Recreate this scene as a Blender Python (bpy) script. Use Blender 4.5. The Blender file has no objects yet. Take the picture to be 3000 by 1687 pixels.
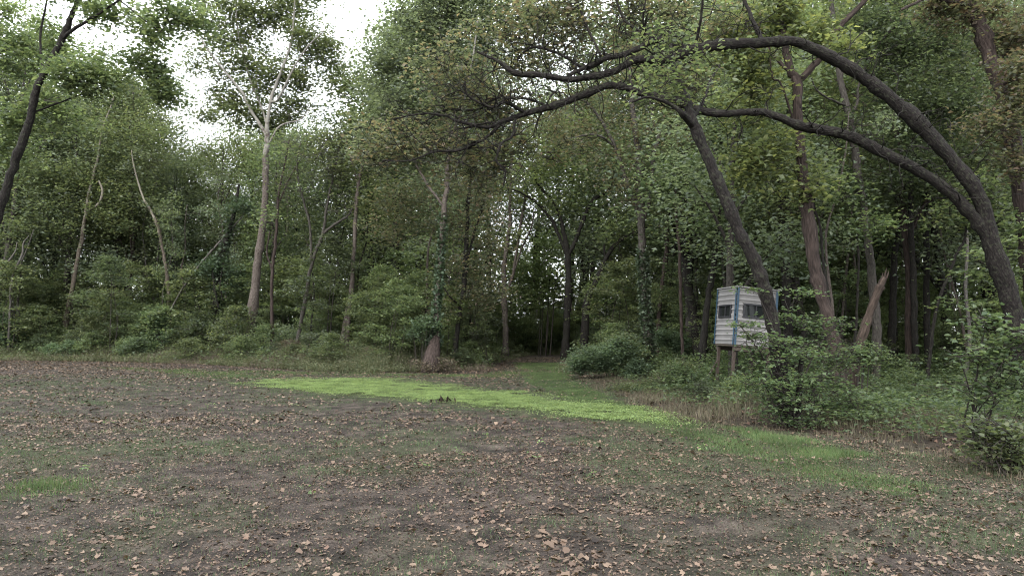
import bpy, math, random
import numpy as np

# ------------------------------------------------------------------ camera, sky, sun, exposure
sc = bpy.context.scene
F = 2142.0                       # focal length in pixels of the 3000 px wide photograph
CZ = 1.65                        # eye height
PITCH = math.atan(126.5 / F)     # looking slightly up
cam_d = bpy.data.cameras.new("camera")
cam = bpy.data.objects.new("camera", cam_d)
sc.collection.objects.link(cam)
cam_d.sensor_width = 36.0
cam_d.lens = F * 36.0 / 3000.0
cam_d.clip_start = 0.05
cam_d.clip_end = 2000
cam.location = (0, 0, CZ)
cam.rotation_euler = (math.pi / 2 + PITCH, 0, 0)
sc.camera = cam

SUN_EL, SUN_AZ = math.radians(42), math.radians(205)     # azimuth from +Y (view direction): behind the camera, a little left
world = bpy.data.worlds.new("World")
sc.world = world
world.use_nodes = True
wn, wl = world.node_tree.nodes, world.node_tree.links
wn.clear()
sky = wn.new("ShaderNodeTexSky"); sky.sky_type = 'NISHITA'; sky.sun_disc = False
sky.sun_elevation = SUN_EL; sky.sun_rotation = SUN_AZ
sky.air_density = 1.0; sky.dust_density = 4.0
mixw = wn.new("ShaderNodeMix"); mixw.data_type = 'RGBA'
mixw.inputs[0].default_value = 0.86
mixw.inputs[7].default_value = (10.5, 10.9, 11.3, 1)          # even cloud cover in front of the clear sky
bg = wn.new("ShaderNodeBackground"); bg.inputs[1].default_value = 0.1
wo = wn.new("ShaderNodeOutputWorld")
wl.new(sky.outputs[0], mixw.inputs[6]); wl.new(mixw.outputs[2], bg.inputs[0]); wl.new(bg.outputs[0], wo.inputs[0])

sun_d = bpy.data.lights.new("sun", 'SUN')
sun_d.energy = 1.4; sun_d.angle = math.radians(40); sun_d.color = (1.0, 0.96, 0.9)
sun = bpy.data.objects.new("sun", sun_d); sc.collection.objects.link(sun)
sun.rotation_euler = (-(math.pi / 2 - SUN_EL), 0, -SUN_AZ)     # light comes over the camera's shoulder
sun.location = (0, 20, 40)

sc.view_settings.view_transform = 'Standard'
sc.view_settings.look = 'None'
sc.view_settings.gamma = 1.0
sc.view_settings.exposure = 1.95
cy = sc.cycles
cy.max_bounces = 8; cy.diffuse_bounces = 6; cy.glossy_bounces = 2; cy.transmission_bounces = 4; cy.transparent_max_bounces = 4
cy.caustics_reflective = False; cy.caustics_refractive = False
cy.use_denoising = True
cy.filter_width = 1.1
cy.use_adaptive_sampling = True; cy.adaptive_threshold = 0.01
cy.sample_clamp_indirect = 4

COL = sc.collection
RNG = np.random.default_rng(7)
random.seed(7)

# ------------------------------------------------------------------ coordinates
def P(u, v, d):
    """point at distance d (along Y) seen at photograph pixel u, v"""
    a = (u - 1500.0) / F; b = (843.5 - v) / F
    y = math.cos(PITCH) - b * math.sin(PITCH); z = math.sin(PITCH) + b * math.cos(PITCH)
    s = d / y
    return np.array([a * s, d, CZ + z * s])

def gh(x, y):
    """height of the ground"""
    x = np.asarray(x, float); y = np.asarray(y, float)
    near = 0.012 * np.sin(x * 3.1 + 1.3 * np.sin(y * 1.7)) + 0.012 * np.sin(y * 4.3 + 1.1 * np.sin(x * 2.3)) + 0.008 * np.sin(x * 7.7 + y * 5.9)
    fall = np.clip(1.2 - np.hypot(x, y) / 30.0, 0, 1)
    roll = 0.05 * np.sin(x * 0.21 + 0.6) * np.sin(y * 0.17) + 0.008 * np.clip(-x - 6, 0, 60)
    return near * fall + roll

def G(u, v):
    """ground point seen at pixel u, v"""
    z = 0.0
    for _ in range(6):
        a = (u - 1500.0) / F; b = (843.5 - v) / F
        y = math.cos(PITCH) - b * math.sin(PITCH); zz = math.sin(PITCH) + b * math.cos(PITCH)
        if zz > -0.002: zz = -0.002
        s = (z - CZ) / zz
        z = float(gh(a * s, y * s))
    return np.array([a * s, y * s, z])

def poly(pix):
    return np.array([G(u, v)[:2] for u, v in pix])

def inside(pts, pg):
    x, y = pts[:, 0], pts[:, 1]
    c = np.zeros(len(pts), bool)
    j = len(pg) - 1
    for i in range(len(pg)):
        xi, yi = pg[i]; xj, yj = pg[j]
        m = ((yi > y) != (yj > y)) & (x < (xj - xi) * (y - yi) / (yj - yi + 1e-12) + xi)
        c ^= m; j = i
    return c

def dist_poly(pts, pg, closed=False):
    best = np.full(len(pts), 1e9)
    n = len(pg)
    for i in range(n if closed else n - 1):
        a = pg[i]; b = pg[(i + 1) % n]; ab = b - a
        t = np.clip(((pts - a) @ ab) / (ab @ ab + 1e-9), 0, 1)
        best = np.minimum(best, np.linalg.norm(pts - (a + t[:, None] * ab), axis=1))
    return best

def vnoise(x, y, s, seed=0):
    """smooth value noise 0..1"""
    x = np.asarray(x) / s + seed * 17.3; y = np.asarray(y) / s + seed * 9.1
    xi = np.floor(x).astype(int); yi = np.floor(y).astype(int)
    fx = x - xi; fy = y - yi
    fx = fx * fx * (3 - 2 * fx); fy = fy * fy * (3 - 2 * fy)
    def h(a, b):
        n = (a * 374761393 + b * 668265263 + seed * 69069) & 0x7fffffff
        n = ((n ^ (n >> 13)) * 1274126177) & 0x7fffffff
        return ((n ^ (n >> 16)) & 0xffff) / 65535.0
    return (h(xi, yi) * (1 - fx) + h(xi + 1, yi) * fx) * (1 - fy) + (h(xi, yi + 1) * (1 - fx) + h(xi + 1, yi + 1) * fx) * fy

# the open field: back edge, path mouth, right hand verge
BACK = poly([(-350, 1052), (0, 1055), (300, 1058), (600, 1066), (820, 1080), (1000, 1090), (1200, 1089), (1430, 1083)])
PATHL = poly([(1475, 1062), (1500, 1048), (1560, 1040)])
PATHR = poly([(1700, 1040), (1680, 1060), (1655, 1092)])
RIGHT = poly([(1720, 1102), (1800, 1150), (1900, 1190), (2050, 1235), (2300, 1262), (2600, 1300), (2800, 1350), (3000, 1400), (3300, 1470)])
FIELD = np.vstack([BACK, PATHL, PATHR, RIGHT, [[9.0, 3.0], [9.5, -12], [-45, -12], [-50, 25]]])
EDGE = np.vstack([BACK, PATHL, PATHR, RIGHT])

# ------------------------------------------------------------------ mesh helpers
def link(o, parent=None):
    COL.objects.link(o)
    if parent is not None: o.parent = parent
    return o

def tag(o, label=None, cat=None, group=None, kind=None):
    if label: o["label"] = label
    if cat: o["category"] = cat
    if group: o["group"] = group
    if kind: o["kind"] = kind
    return o

def mesh_np(name, V, FA, k, mat, smooth=False, attr=None):
    """V (n,3), FA (m,k) faces all of k corners; or lists of both sizes concatenated beforehand"""
    V = np.ascontiguousarray(V, np.float32); FA = np.ascontiguousarray(FA, np.int32)
    me = bpy.data.meshes.new(name)
    me.vertices.add(len(V)); me.vertices.foreach_set("co", V.ravel())
    me.loops.add(FA.size); me.loops.foreach_set("vertex_index", FA.ravel())
    me.polygons.add(len(FA))
    me.polygons.foreach_set("loop_start", np.arange(0, FA.size, k, dtype=np.int32))
    me.polygons.foreach_set("loop_total", np.full(len(FA), k, np.int32))
    if smooth: me.polygons.foreach_set("use_smooth", np.ones(len(FA), bool))
    if attr:
        for an, arr in attr.items():
            if arr.ndim == 2:
                a = me.attributes.new(an, 'FLOAT_VECTOR', 'POINT'); a.data.foreach_set("vector", np.ascontiguousarray(arr, np.float32).ravel())
            else:
                a = me.attributes.new(an, 'FLOAT', 'POINT'); a.data.foreach_set("value", np.ascontiguousarray(arr, np.float32))
    me.update(calc_edges=True)
    if mat: me.materials.append(mat)
    return me

def obj(name, me, parent=None):
    return link(bpy.data.objects.new(name, me), parent)

def empty(name, loc, rz=0.0):
    o = bpy.data.objects.new(name, None); o.empty_display_size = 0.2
    COL.objects.link(o); o.location = loc; o.rotation_euler = (0, 0, rz)
    return o

class Tubes:
    """collects bent tapering tubes; bk = seam-free bark coordinates"""
    def __init__(s): s.V = []; s.Q = []; s.B = []; s.n = 0
    def add(s, pts, rad, sides=8, rough=0.0, rng=RNG, flare=0.0, cap=True):
        pts = np.asarray(pts, float); rad = np.asarray(rad, float)
        n = len(pts)
        t = np.gradient(pts, axis=0); t /= np.linalg.norm(t, axis=1)[:, None] + 1e-9
        ref = np.array([1.0, 0.0, 0.0]) if abs(t[0][0]) < 0.8 else np.array([0, 1.0, 0])
        L = np.concatenate([[0], np.cumsum(np.linalg.norm(np.diff(pts, axis=0), axis=1))])
        ang = np.linspace(0, 2 * math.pi, sides, endpoint=False)
        ph = rng.uniform(0, 6.28, 4); off = rng.uniform(-50, 50)
        nx = ref - t[0] * (ref @ t[0]); nx /= np.linalg.norm(nx)
        Vs = []; Bs = []
        for i in range(n):
            nx = nx - t[i] * (nx @ t[i]); nx /= np.linalg.norm(nx) + 1e-9
            ny = np.cross(t[i], nx)
            r = np.full(sides, rad[i])
            if rough > 0:
                r = r * (1 + rough * (0.45 * np.sin(2 * ang + ph[0] + L[i] * 1.3) + 0.3 * np.sin(3 * ang + ph[1] - L[i] * 0.9) + 0.2 * np.sin(5 * ang + ph[2] + L[i] * 0.7)) + rng.normal(0, rough * 0.3, sides))
            if flare > 0:
                f = flare * math.exp(-L[i] / (rad[0] * 2.2))
                r = r * (1 + f * (0.75 + 0.5 * np.sin(4 * ang + ph[3]) ** 2))
            c, sn = np.cos(ang), np.sin(ang)
            Vs.append(pts[i] + (r * c)[:, None] * nx + (r * sn)[:, None] * ny)
            Bs.append(np.stack([rad[i] * c, rad[i] * sn, np.full(sides, L[i] + off)], 1))
        if cap:
            Vs.append(np.repeat((pts[-1] + t[-1] * rad[-1] * 0.6)[None], sides, 0)); Bs.append(Bs[-1] * 1.0)
        m = len(Vs)
        s.V.append(np.vstack(Vs)); s.B.append(np.vstack(Bs))
        a = np.arange(sides); b = (a + 1) % sides
        for i in range(m - 1):
            o = s.n + i * sides
            s.Q.append(np.stack([o + a, o + b, o + sides + b, o + sides + a], 1))
        s.n += m * sides
    def mesh(s, name, mat, origin=(0, 0, 0)):
        if not s.V: return None
        return mesh_np(name, np.vstack(s.V) - np.asarray(origin), np.vstack(s.Q), 4, mat, smooth=True, attr={"bk": np.vstack(s.B)})

def catmull(c, per):
    c = np.asarray(c, float)
    if len(c) < 3:
        t = np.linspace(0, 1, per * 2 + 1)[:, None]; return c[0] * (1 - t) + c[-1] * t
    e = np.vstack([2 * c[0] - c[1], c, 2 * c[-1] - c[-2]])
    out = []
    for i in range(1, len(e) - 2):
        p0, p1, p2, p3 = e[i - 1], e[i], e[i + 1], e[i + 2]
        for t in np.linspace(0, 1, per, endpoint=False):
            out.append(0.5 * ((2 * p1) + (-p0 + p2) * t + (2 * p0 - 5 * p1 + 4 * p2 - p3) * t * t + (-p0 + 3 * p1 - 3 * p2 + p3) * t ** 3))
    out.append(c[-1])
    return np.array(out)

def leaf_arrays(C, L, rng, tilt=0.6, aspect=0.6, fold=0.18, fine=False, droop=0.25):
    """leaf blades at points C of length L; 2 triangles each, or 4 when fine"""
    n = len(C)
    L = np.broadcast_to(np.asarray(L, float), (n,)) * rng.uniform(0.65, 1.3, n)
    az = rng.uniform(0, 2 * math.pi, n)
    ta = np.abs(rng.normal(0, tilt, n)); tz = rng.uniform(0, 2 * math.pi, n)
    N = np.stack([np.sin(ta) * np.cos(tz), np.sin(ta) * np.sin(tz), np.cos(ta)], 1)
    D = np.stack([np.cos(az), np.sin(az), -np.abs(rng.normal(0, droop, n))], 1)
    D -= N * np.sum(D * N, 1)[:, None]; D /= np.linalg.norm(D, axis=1)[:, None] + 1e-9
    W = np.cross(N, D)
    h = (L * 0.5)[:, None]; w = (L * aspect * 0.5)[:, None] * rng.uniform(0.8, 1.2, (n, 1)); f = (L * fold)[:, None]
    if not fine:
        V = np.stack([C - D * h, C + W * w + N * f - D * h * 0.1, C + D * h, C - W * w + N * f - D * h * 0.1], 1).reshape(-1, 3)
        b = np.arange(n)[:, None] * 4
        T = np.concatenate([b + [0, 1, 2], b + [0, 2, 3]], 1).reshape(-1, 3)
    else:
        V = np.stack([C - D * h, C + W * w * 0.95 + N * f - D * h * 0.35, C + W * w * 0.7 + N * f * 0.7 + D * h * 0.35, C + D * h - N * f * 0.5,
                      C - W * w * 0.7 + N * f * 0.7 + D * h * 0.35, C - W * w * 0.95 + N * f - D * h * 0.35], 1).reshape(-1, 3)
        b = np.arange(n)[:, None] * 6
        T = np.concatenate([b + [0, 1, 2], b + [0, 2, 3], b + [0, 3, 4], b + [0, 4, 5]], 1).reshape(-1, 3)
    return V, T

def cat(parts):
    V = []; T = []; o = 0
    for v, t in parts:
        V.append(v); T.append(t + o); o += len(v)
    return np.vstack(V), np.vstack(T)

# ------------------------------------------------------------------ materials
def nd(nt, t, **kw):
    n = nt.nodes.new(t)
    for k, v in kw.items(): setattr(n, k, v)
    return n

def new_mat(name):
    m = bpy.data.materials.new(name); m.use_nodes = True
    m.node_tree.nodes.clear()
    return m, m.node_tree

def ramp(nt, cols, fac=None):
    r = nd(nt, "ShaderNodeValToRGB")
    el = r.color_ramp.elements
    while len(el) < len(cols): el.new(0.5)
    for e, (p, c) in zip(el, cols): e.position = p; e.color = (*c, 1)
    if fac is not None: nt.links.new(fac, r.inputs[0])
    return r

def leaf_mat(name, cols, trans=0.35, rough=0.5, clump=1.3, spec=0.35, sat=1.0, vr=(0.72, 1.38), hr=(0.500, 0.532)):
    m, nt = new_mat(name); L = nt.links
    geo = nd(nt, "ShaderNodeNewGeometry"); oi = nd(nt, "ShaderNodeObjectInfo")
    n = len(cols)
    r = ramp(nt, [(i / (n - 1), c) for i, c in enumerate(cols)], geo.outputs["Random Per Island"])
    tc = nd(nt, "ShaderNodeTexCoord")
    noi = nd(nt, "ShaderNodeTexNoise"); noi.inputs["Scale"].default_value = clump; noi.inputs["Detail"].default_value = 2
    L.new(geo.outputs["Position"], noi.inputs["Vector"])
    mr = nd(nt, "ShaderNodeMapRange"); mr.inputs[1].default_value = 0.3; mr.inputs[2].default_value = 0.7
    mr.inputs[3].default_value = vr[0]; mr.inputs[4].default_value = vr[1]
    L.new(noi.outputs[0], mr.inputs[0])
    mo = nd(nt, "ShaderNodeMapRange"); mo.inputs[3].default_value = 0.8; mo.inputs[4].default_value = 1.2
    L.new(oi.outputs["Random"], mo.inputs[0])
    mh = nd(nt, "ShaderNodeMapRange"); mh.inputs[3].default_value = hr[0]; mh.inputs[4].default_value = hr[1]
    L.new(oi.outputs["Random"], mh.inputs[0])
    mul = nd(nt, "ShaderNodeMath", operation='MULTIPLY'); L.new(mr.outputs[0], mul.inputs[0]); L.new(mo.outputs[0], mul.inputs[1])
    hs = nd(nt, "ShaderNodeHueSaturation"); hs.inputs["Saturation"].default_value = sat * 0.76
    L.new(mh.outputs[0], hs.inputs["Hue"]); L.new(mul.outputs[0], hs.inputs["Value"]); L.new(r.outputs[0], hs.inputs["Color"])
    pb = nd(nt, "ShaderNodeBsdfPrincipled"); pb.inputs["Roughness"].default_value = rough
    pb.inputs["Specular IOR Level"].default_value = spec
    tr = nd(nt, "ShaderNodeBsdfTranslucent")
    L.new(hs.outputs[0], pb.inputs["Base Color"])
    br = nd(nt, "ShaderNodeMix", data_type='RGBA', blend_type='MULTIPLY'); br.inputs[0].default_value = 1
    br.inputs[7].default_value = (1.5, 1.5, 0.95, 1); L.new(hs.outputs[0], br.inputs[6])
    L.new(br.outputs[2], tr.inputs["Color"])
    mx = nd(nt, "ShaderNodeMixShader"); mx.inputs[0].default_value = trans
    L.new(pb.outputs[0], mx.inputs[1]); L.new(tr.outputs[0], mx.inputs[2])
    out = nd(nt, "ShaderNodeOutputMaterial"); L.new(mx.outputs[0], out.inputs[0])
    return m

def bark_mat(name, dark, mid, light, scale=14, stretch=0.22, bump=0.6, moss=0.0, pale=None, flake=0.0):
    m, nt = new_mat(name); L = nt.links
    at = nd(nt, "ShaderNodeAttribute", attribute_name="bk")
    mp = nd(nt, "ShaderNodeMapping"); mp.inputs["Scale"].default_value = (scale, scale, scale * stretch)
    L.new(at.outputs["Vector"], mp.inputs["Vector"])
    n1 = nd(nt, "ShaderNodeTexNoise"); n1.inputs["Scale"].default_value = 1.0; n1.inputs["Detail"].default_value = 6; n1.inputs["Roughness"].default_value = 0.65
    L.new(mp.outputs[0], n1.inputs["Vector"])
    vo = nd(nt, "ShaderNodeTexVoronoi", feature='DISTANCE_TO_EDGE'); vo.inputs["Scale"].default_value = 0.9
    L.new(mp.outputs[0], vo.inputs["Vector"])
    add = nd(nt, "ShaderNodeMath", operation='MULTIPLY_ADD'); add.inputs[1].default_value = 0.5
    L.new(vo.outputs["Distance"], add.inputs[0]); L.new(n1.outputs[0], add.inputs[2])
    r = ramp(nt, [(0.35, dark), (0.55, mid), (0.85, light)], add.outputs[0])
    col = r.outputs[0]
    geo = nd(nt, "ShaderNodeNewGeometry")
    if pale:
        n2 = nd(nt, "ShaderNodeTexNoise"); n2.inputs["Scale"].default_value = 3.0; n2.inputs["Detail"].default_value = 4
        L.new(at.outputs["Vector"], n2.inputs["Vector"])
        sx = nd(nt, "ShaderNodeSeparateXYZ"); L.new(geo.outputs["Position"], sx.inputs[0])
        hm = nd(nt, "ShaderNodeMapRange"); hm.inputs[1].default_value = pale[1]; hm.inputs[2].default_value = pale[2]
        hm.inputs[3].default_value = -0.5; hm.inputs[4].default_value = 0.35
        L.new(sx.outputs[2], hm.inputs[0])
        sm = nd(nt, "ShaderNodeMath", operation='ADD'); L.new(hm.outputs[0], sm.inputs[0]); L.new(n2.outputs[0], sm.inputs[1])
        rr = ramp(nt, [(0.5, (0, 0, 0)), (0.62, (1, 1, 1))], sm.outputs[0])
        mx = nd(nt, "ShaderNodeMix", data_type='RGBA'); L.new(rr.outputs[0], mx.inputs[0]); L.new(col, mx.inputs[6])
        mx.inputs[7].default_value = (*pale[0], 1)
        col = mx.outputs[2]
    if moss > 0:
        n3 = nd(nt, "ShaderNodeTexNoise"); n3.inputs["Scale"].default_value = 16.0; n3.inputs["Detail"].default_value = 5
        L.new(geo.outputs["Position"], n3.inputs["Vector"])
        r3 = ramp(nt, [(0.62 - 0.2 * moss, (0, 0, 0)), (0.72 - 0.12 * moss, (moss, moss, moss))], n3.outputs[0])
        mx = nd(nt, "ShaderNodeMix", data_type='RGBA'); L.new(r3.outputs[0], mx.inputs[0]); L.new(col, mx.inputs[6])
        mx.inputs[7].default_value = (0.036, 0.040, 0.026, 1)
        col = mx.outputs[2]
    pb = nd(nt, "ShaderNodeBsdfPrincipled"); pb.inputs["Roughness"].default_value = 0.9; pb.inputs["Specular IOR Level"].default_value = 0.15
    L.new(col, pb.inputs["Base Color"])
    bp = nd(nt, "ShaderNodeBump"); bp.inputs["Strength"].default_value = bump; bp.inputs["Distance"].default_value = 0.04
    L.new(add.outputs[0], bp.inputs["Height"]); L.new(bp.outputs[0], pb.inputs["Normal"])
    out = nd(nt, "ShaderNodeOutputMaterial"); L.new(pb.outputs[0], out.inputs[0])
    return m

def plain_mat(name, c, rough=0.6, metal=0.0, spec=0.4, var=0.15, scale=8.0, bump=0.0, streak=None):
    m, nt = new_mat(name); L = nt.links
    tc = nd(nt, "ShaderNodeTexCoord")
    mp = nd(nt, "ShaderNodeMapping"); L.new(tc.outputs["Object"], mp.inputs[0])
    if streak: mp.inputs["Scale"].default_value = streak
    n = nd(nt, "ShaderNodeTexNoise"); n.inputs["Scale"].default_value = scale; n.inputs["Detail"].default_value = 6
    L.new(mp.outputs[0], n.inputs["Vector"])
    r = ramp(nt, [(0.3, tuple(x * (1 - var) for x in c)), (0.7, tuple(min(1, x * (1 + var)) for x in c))], n.outputs[0])
    pb = nd(nt, "ShaderNodeBsdfPrincipled"); pb.inputs["Roughness"].default_value = rough; pb.inputs["Metallic"].default_value = metal
    pb.inputs["Specular IOR Level"].default_value = spec
    L.new(r.outputs[0], pb.inputs["Base Color"])
    if bump:
        bp = nd(nt, "ShaderNodeBump"); bp.inputs["Strength"].default_value = bump; bp.inputs["Distance"].default_value = 0.02
        L.new(n.outputs[0], bp.inputs["Height"]); L.new(bp.outputs[0], pb.inputs["Normal"])
    out = nd(nt, "ShaderNodeOutputMaterial"); L.new(pb.outputs[0], out.inputs[0])
    return m

M = {}
M['leaf_mid'] = leaf_mat("leaf_mid", [(0.050, 0.072, 0.032), (0.082, 0.110, 0.046), (0.108, 0.138, 0.058), (0.14, 0.155, 0.06)], trans=0.5)
M['leaf_dark'] = leaf_mat("leaf_dark", [(0.034, 0.050, 0.027), (0.056, 0.078, 0.040), (0.080, 0.100, 0.050)], trans=0.5)
M['leaf_grey'] = leaf_mat("leaf_grey", [(0.075, 0.100, 0.065), (0.105, 0.138, 0.085), (0.14, 0.168, 0.105)], trans=0.5)
M['leaf_yel'] = leaf_mat("leaf_yel", [(0.072, 0.098, 0.040), (0.100, 0.132, 0.048), (0.13, 0.160, 0.052), (0.19, 0.20, 0.048)], trans=0.5)
M['leaf_bright'] = leaf_mat("leaf_bright", [(0.085, 0.120, 0.042), (0.115, 0.155, 0.052), (0.15, 0.190, 0.062)], trans=0.5)
M['leaf_oak'] = leaf_mat("leaf_oak", [(0.055, 0.066, 0.040), (0.078, 0.090, 0.052), (0.10, 0.110, 0.060), (0.11, 0.095, 0.062), (0.13, 0.080, 0.055)], trans=0.5)
M['leaf_blue'] = leaf_mat("leaf_blue", [(0.048, 0.080, 0.042), (0.072, 0.112, 0.058), (0.098, 0.140, 0.072)], trans=0.5)
M['leaf_shrub'] = leaf_mat("leaf_shrub", [(0.044, 0.066, 0.028), (0.070, 0.098, 0.040), (0.098, 0.128, 0.050), (0.125, 0.140, 0.056)], trans=0.5)
M['leaf_elm'] = leaf_mat("leaf_elm", [(0.034, 0.058, 0.027), (0.056, 0.086, 0.037), (0.078, 0.112, 0.046), (0.098, 0.125, 0.05)], vr=(0.75, 1.4), spec=0.25, trans=0.5)
M['leaf_russet'] = leaf_mat("leaf_russet", [(0.10, 0.065, 0.05), (0.12, 0.088, 0.055), (0.075, 0.082, 0.042), (0.13, 0.080, 0.062)], trans=0.25, hr=(0.49, 0.505))
M['ivy'] = leaf_mat("ivy", [(0.024, 0.042, 0.020), (0.040, 0.064, 0.030), (0.065, 0.092, 0.045)], trans=0.3, rough=0.45)
M['clover'] = leaf_mat("clover", [(0.078, 0.130, 0.034), (0.110, 0.180, 0.046), (0.145, 0.215, 0.058), (0.17, 0.225, 0.055)], trans=0.35, spec=0.15, clump=2.2, vr=(0.7, 1.25), hr=(0.49, 0.505), sat=1.05)
M['grass'] = leaf_mat("grass", [(0.036, 0.064, 0.022), (0.055, 0.094, 0.028), (0.080, 0.118, 0.036), (0.11, 0.11, 0.05)], trans=0.3, spec=0.2, vr=(0.65, 1.35), sat=1.15)
M['sprout'] = leaf_mat("sprout", [(0.028, 0.042, 0.020), (0.044, 0.064, 0.027), (0.062, 0.086, 0.034), (0.075, 0.072, 0.044)], trans=0.3, spec=0.15, vr=(0.65, 1.35), sat=1.15)
M['straw'] = leaf_mat("straw", [(0.060, 0.052, 0.030), (0.095, 0.080, 0.048), (0.135, 0.112, 0.070), (0.062, 0.074, 0.034), (0.075, 0.062, 0.042)], trans=0.25, spec=0.15, vr=(0.65, 1.35), hr=(0.49, 0.505))
M['weed'] = leaf_mat("weed", [(0.072, 0.050, 0.042), (0.10, 0.074, 0.056), (0.075, 0.078, 0.038), (0.125, 0.095, 0.07), (0.07, 0.082, 0.038)], trans=0.25, spec=0.15, vr=(0.65, 1.35), hr=(0.49, 0.505))
M['litter'] = leaf_mat("litter", [(0.015, 0.010, 0.0075), (0.032, 0.021, 0.0145), (0.055, 0.035, 0.023), (0.085, 0.054, 0.034), (0.125, 0.083, 0.053), (0.165, 0.115, 0.074), (0.095, 0.052, 0.032)], trans=0.12, spec=0.2, clump=4, vr=(0.6, 1.35), hr=(0.49, 0.505), sat=1.1)
M['weed_dark'] = leaf_mat("weed_dark", [(0.012, 0.009, 0.008), (0.03, 0.02, 0.016), (0.05, 0.034, 0.026)], trans=0.1, spec=0.15, hr=(0.49, 0.505))
M['weed_green'] = leaf_mat("weed_green", [(0.052, 0.066, 0.030), (0.078, 0.092, 0.040), (0.10, 0.105, 0.046), (0.10, 0.082, 0.05)], trans=0.3, spec=0.15, vr=(0.75, 1.4))
M['bark_dark'] = bark_mat("bark_dark", (0.0042, 0.0038, 0.0034), (0.0109, 0.0097, 0.0088), (0.0235, 0.0210, 0.0189), scale=26, stretch=0.3, moss=0.4)
M['bark_oak'] = bark_mat("bark_oak", (0.0034, 0.0030, 0.0029), (0.0095, 0.0079, 0.0074), (0.0235, 0.0202, 0.0182), scale=30, stretch=0.3, moss=0.5, bump=1.0)
M['bark_red'] = bark_mat("bark_red", (0.0094, 0.0074, 0.0068), (0.0304, 0.0225, 0.0199), (0.0604, 0.0472, 0.0420), scale=20, stretch=0.16, bump=1.0)
M['bark_grey'] = bark_mat("bark_grey", (0.0159, 0.0145, 0.0130), (0.0405, 0.0361, 0.0325), (0.0758, 0.0694, 0.0628), scale=24, stretch=0.3, moss=0.4)
M['bark_syc'] = bark_mat("bark_syc", (0.0270, 0.0216, 0.0189), (0.0630, 0.0522, 0.0459), (0.1035, 0.0900, 0.0792), scale=18, stretch=0.4, pale=((0.145, 0.138, 0.122), 5.0, 15.0))
M['bark_pale'] = bark_mat("bark_pale", (0.0306, 0.0238, 0.0190), (0.0646, 0.0530, 0.0422), (0.1088, 0.0952, 0.0782), scale=16, stretch=0.4, pale=((0.15, 0.135, 0.112), 3.0, 11.0))
M['bark_snag'] = bark_mat("bark_snag", (0.0105, 0.0083, 0.0067), (0.0315, 0.0232, 0.0188), (0.0638, 0.0480, 0.0390), scale=26, stretch=0.12, bump=1.0)
M['twig'] = bark_mat("twig", (0.0112, 0.0097, 0.0090), (0.0255, 0.0218, 0.0195), (0.0465, 0.0413, 0.0375), scale=30)
M['twig_grey'] = bark_mat("twig_grey", (0.035, 0.032, 0.029), (0.070, 0.064, 0.058), (0.115, 0.108, 0.10), scale=30)

# ground
def ground_mat():
    m, nt = new_mat("soil"); L = nt.links
    geo = nd(nt, "ShaderNodeNewGeometry")
    a1 = nd(nt, "ShaderNodeAttribute", attribute_name="green"); a2 = nd(nt, "ShaderNodeAttribute", attribute_name="wood")
    def noise(s, det=6, rough=0.6):
        n = nd(nt, "ShaderNodeTexNoise"); n.inputs["Scale"].default_value = s; n.inputs["Detail"].default_value = det; n.inputs["Roughness"].default_value = rough
        L.new(geo.outputs["Position"], n.inputs["Vector"]); return n
    big, mid, fin = noise(0.35, 3), noise(3.0, 6), noise(60.0, 4)
    add = nd(nt, "ShaderNodeMath", operation='MULTIPLY_ADD'); add.inputs[1].default_value = 0.6
    L.new(mid.outputs[0], add.inputs[0])
    ad2 = nd(nt, "ShaderNodeMath", operation='MULTIPLY_ADD'); ad2.inputs[1].default_value = 0.5
    L.new(fin.outputs[0], ad2.inputs[0]); L.new(add.outputs[0], ad2.inputs[2]); add.inputs[2].default_value = 0.0
    soil = ramp(nt, [(0.44, (0.009, 0.0075, 0.0068)), (0.53, (0.027, 0.0215, 0.0185)), (0.61, (0.050, 0.040, 0.034)), (0.70, (0.090, 0.073, 0.062))], ad2.outputs[0])
    turf = ramp(nt, [(0.38, (0.016, 0.020, 0.010)), (0.6, (0.034, 0.042, 0.018)), (0.8, (0.065, 0.068, 0.034))], ad2.outputs[0])
    duff = ramp(nt, [(0.38, (0.012, 0.010, 0.008)), (0.6, (0.036, 0.027, 0.020)), (0.8, (0.080, 0.058, 0.042))], ad2.outputs[0])
    m1 = nd(nt, "ShaderNodeMix", data_type='RGBA'); L.new(a1.outputs["Fac"], m1.inputs[0]); L.new(soil.outputs[0], m1.inputs[6]); L.new(turf.outputs[0], m1.inputs[7])
    m2 = nd(nt, "ShaderNodeMix", data_type='RGBA'); L.new(a2.outputs["Fac"], m2.inputs[0]); L.new(m1.outputs[2], m2.inputs[6]); L.new(duff.outputs[0], m2.inputs[7])
    hb = nd(nt, "ShaderNodeMapRange"); hb.inputs[3].default_value = 0.75; hb.inputs[4].default_value = 1.4; L.new(big.outputs[0], hb.inputs[0])
    hs = nd(nt, "ShaderNodeHueSaturation"); L.new(hb.outputs[0], hs.inputs["Value"]); L.new(m2.outputs[2], hs.inputs["Color"])
    pb = nd(nt, "ShaderNodeBsdfPrincipled"); pb.inputs["Roughness"].default_value = 0.95; pb.inputs["Specular IOR Level"].default_value = 0.15
    L.new(hs.outputs[0], pb.inputs["Base Color"])
    bp = nd(nt, "ShaderNodeBump"); bp.inputs["Strength"].default_value = 1.0; bp.inputs["Distance"].default_value = 0.05
    L.new(ad2.outputs[0], bp.inputs["Height"]); L.new(bp.outputs[0], pb.inputs["Normal"])
    out = nd(nt, "ShaderNodeOutputMaterial"); L.new(pb.outputs[0], out.inputs[0])
    return m
M['soil'] = ground_mat()

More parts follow.
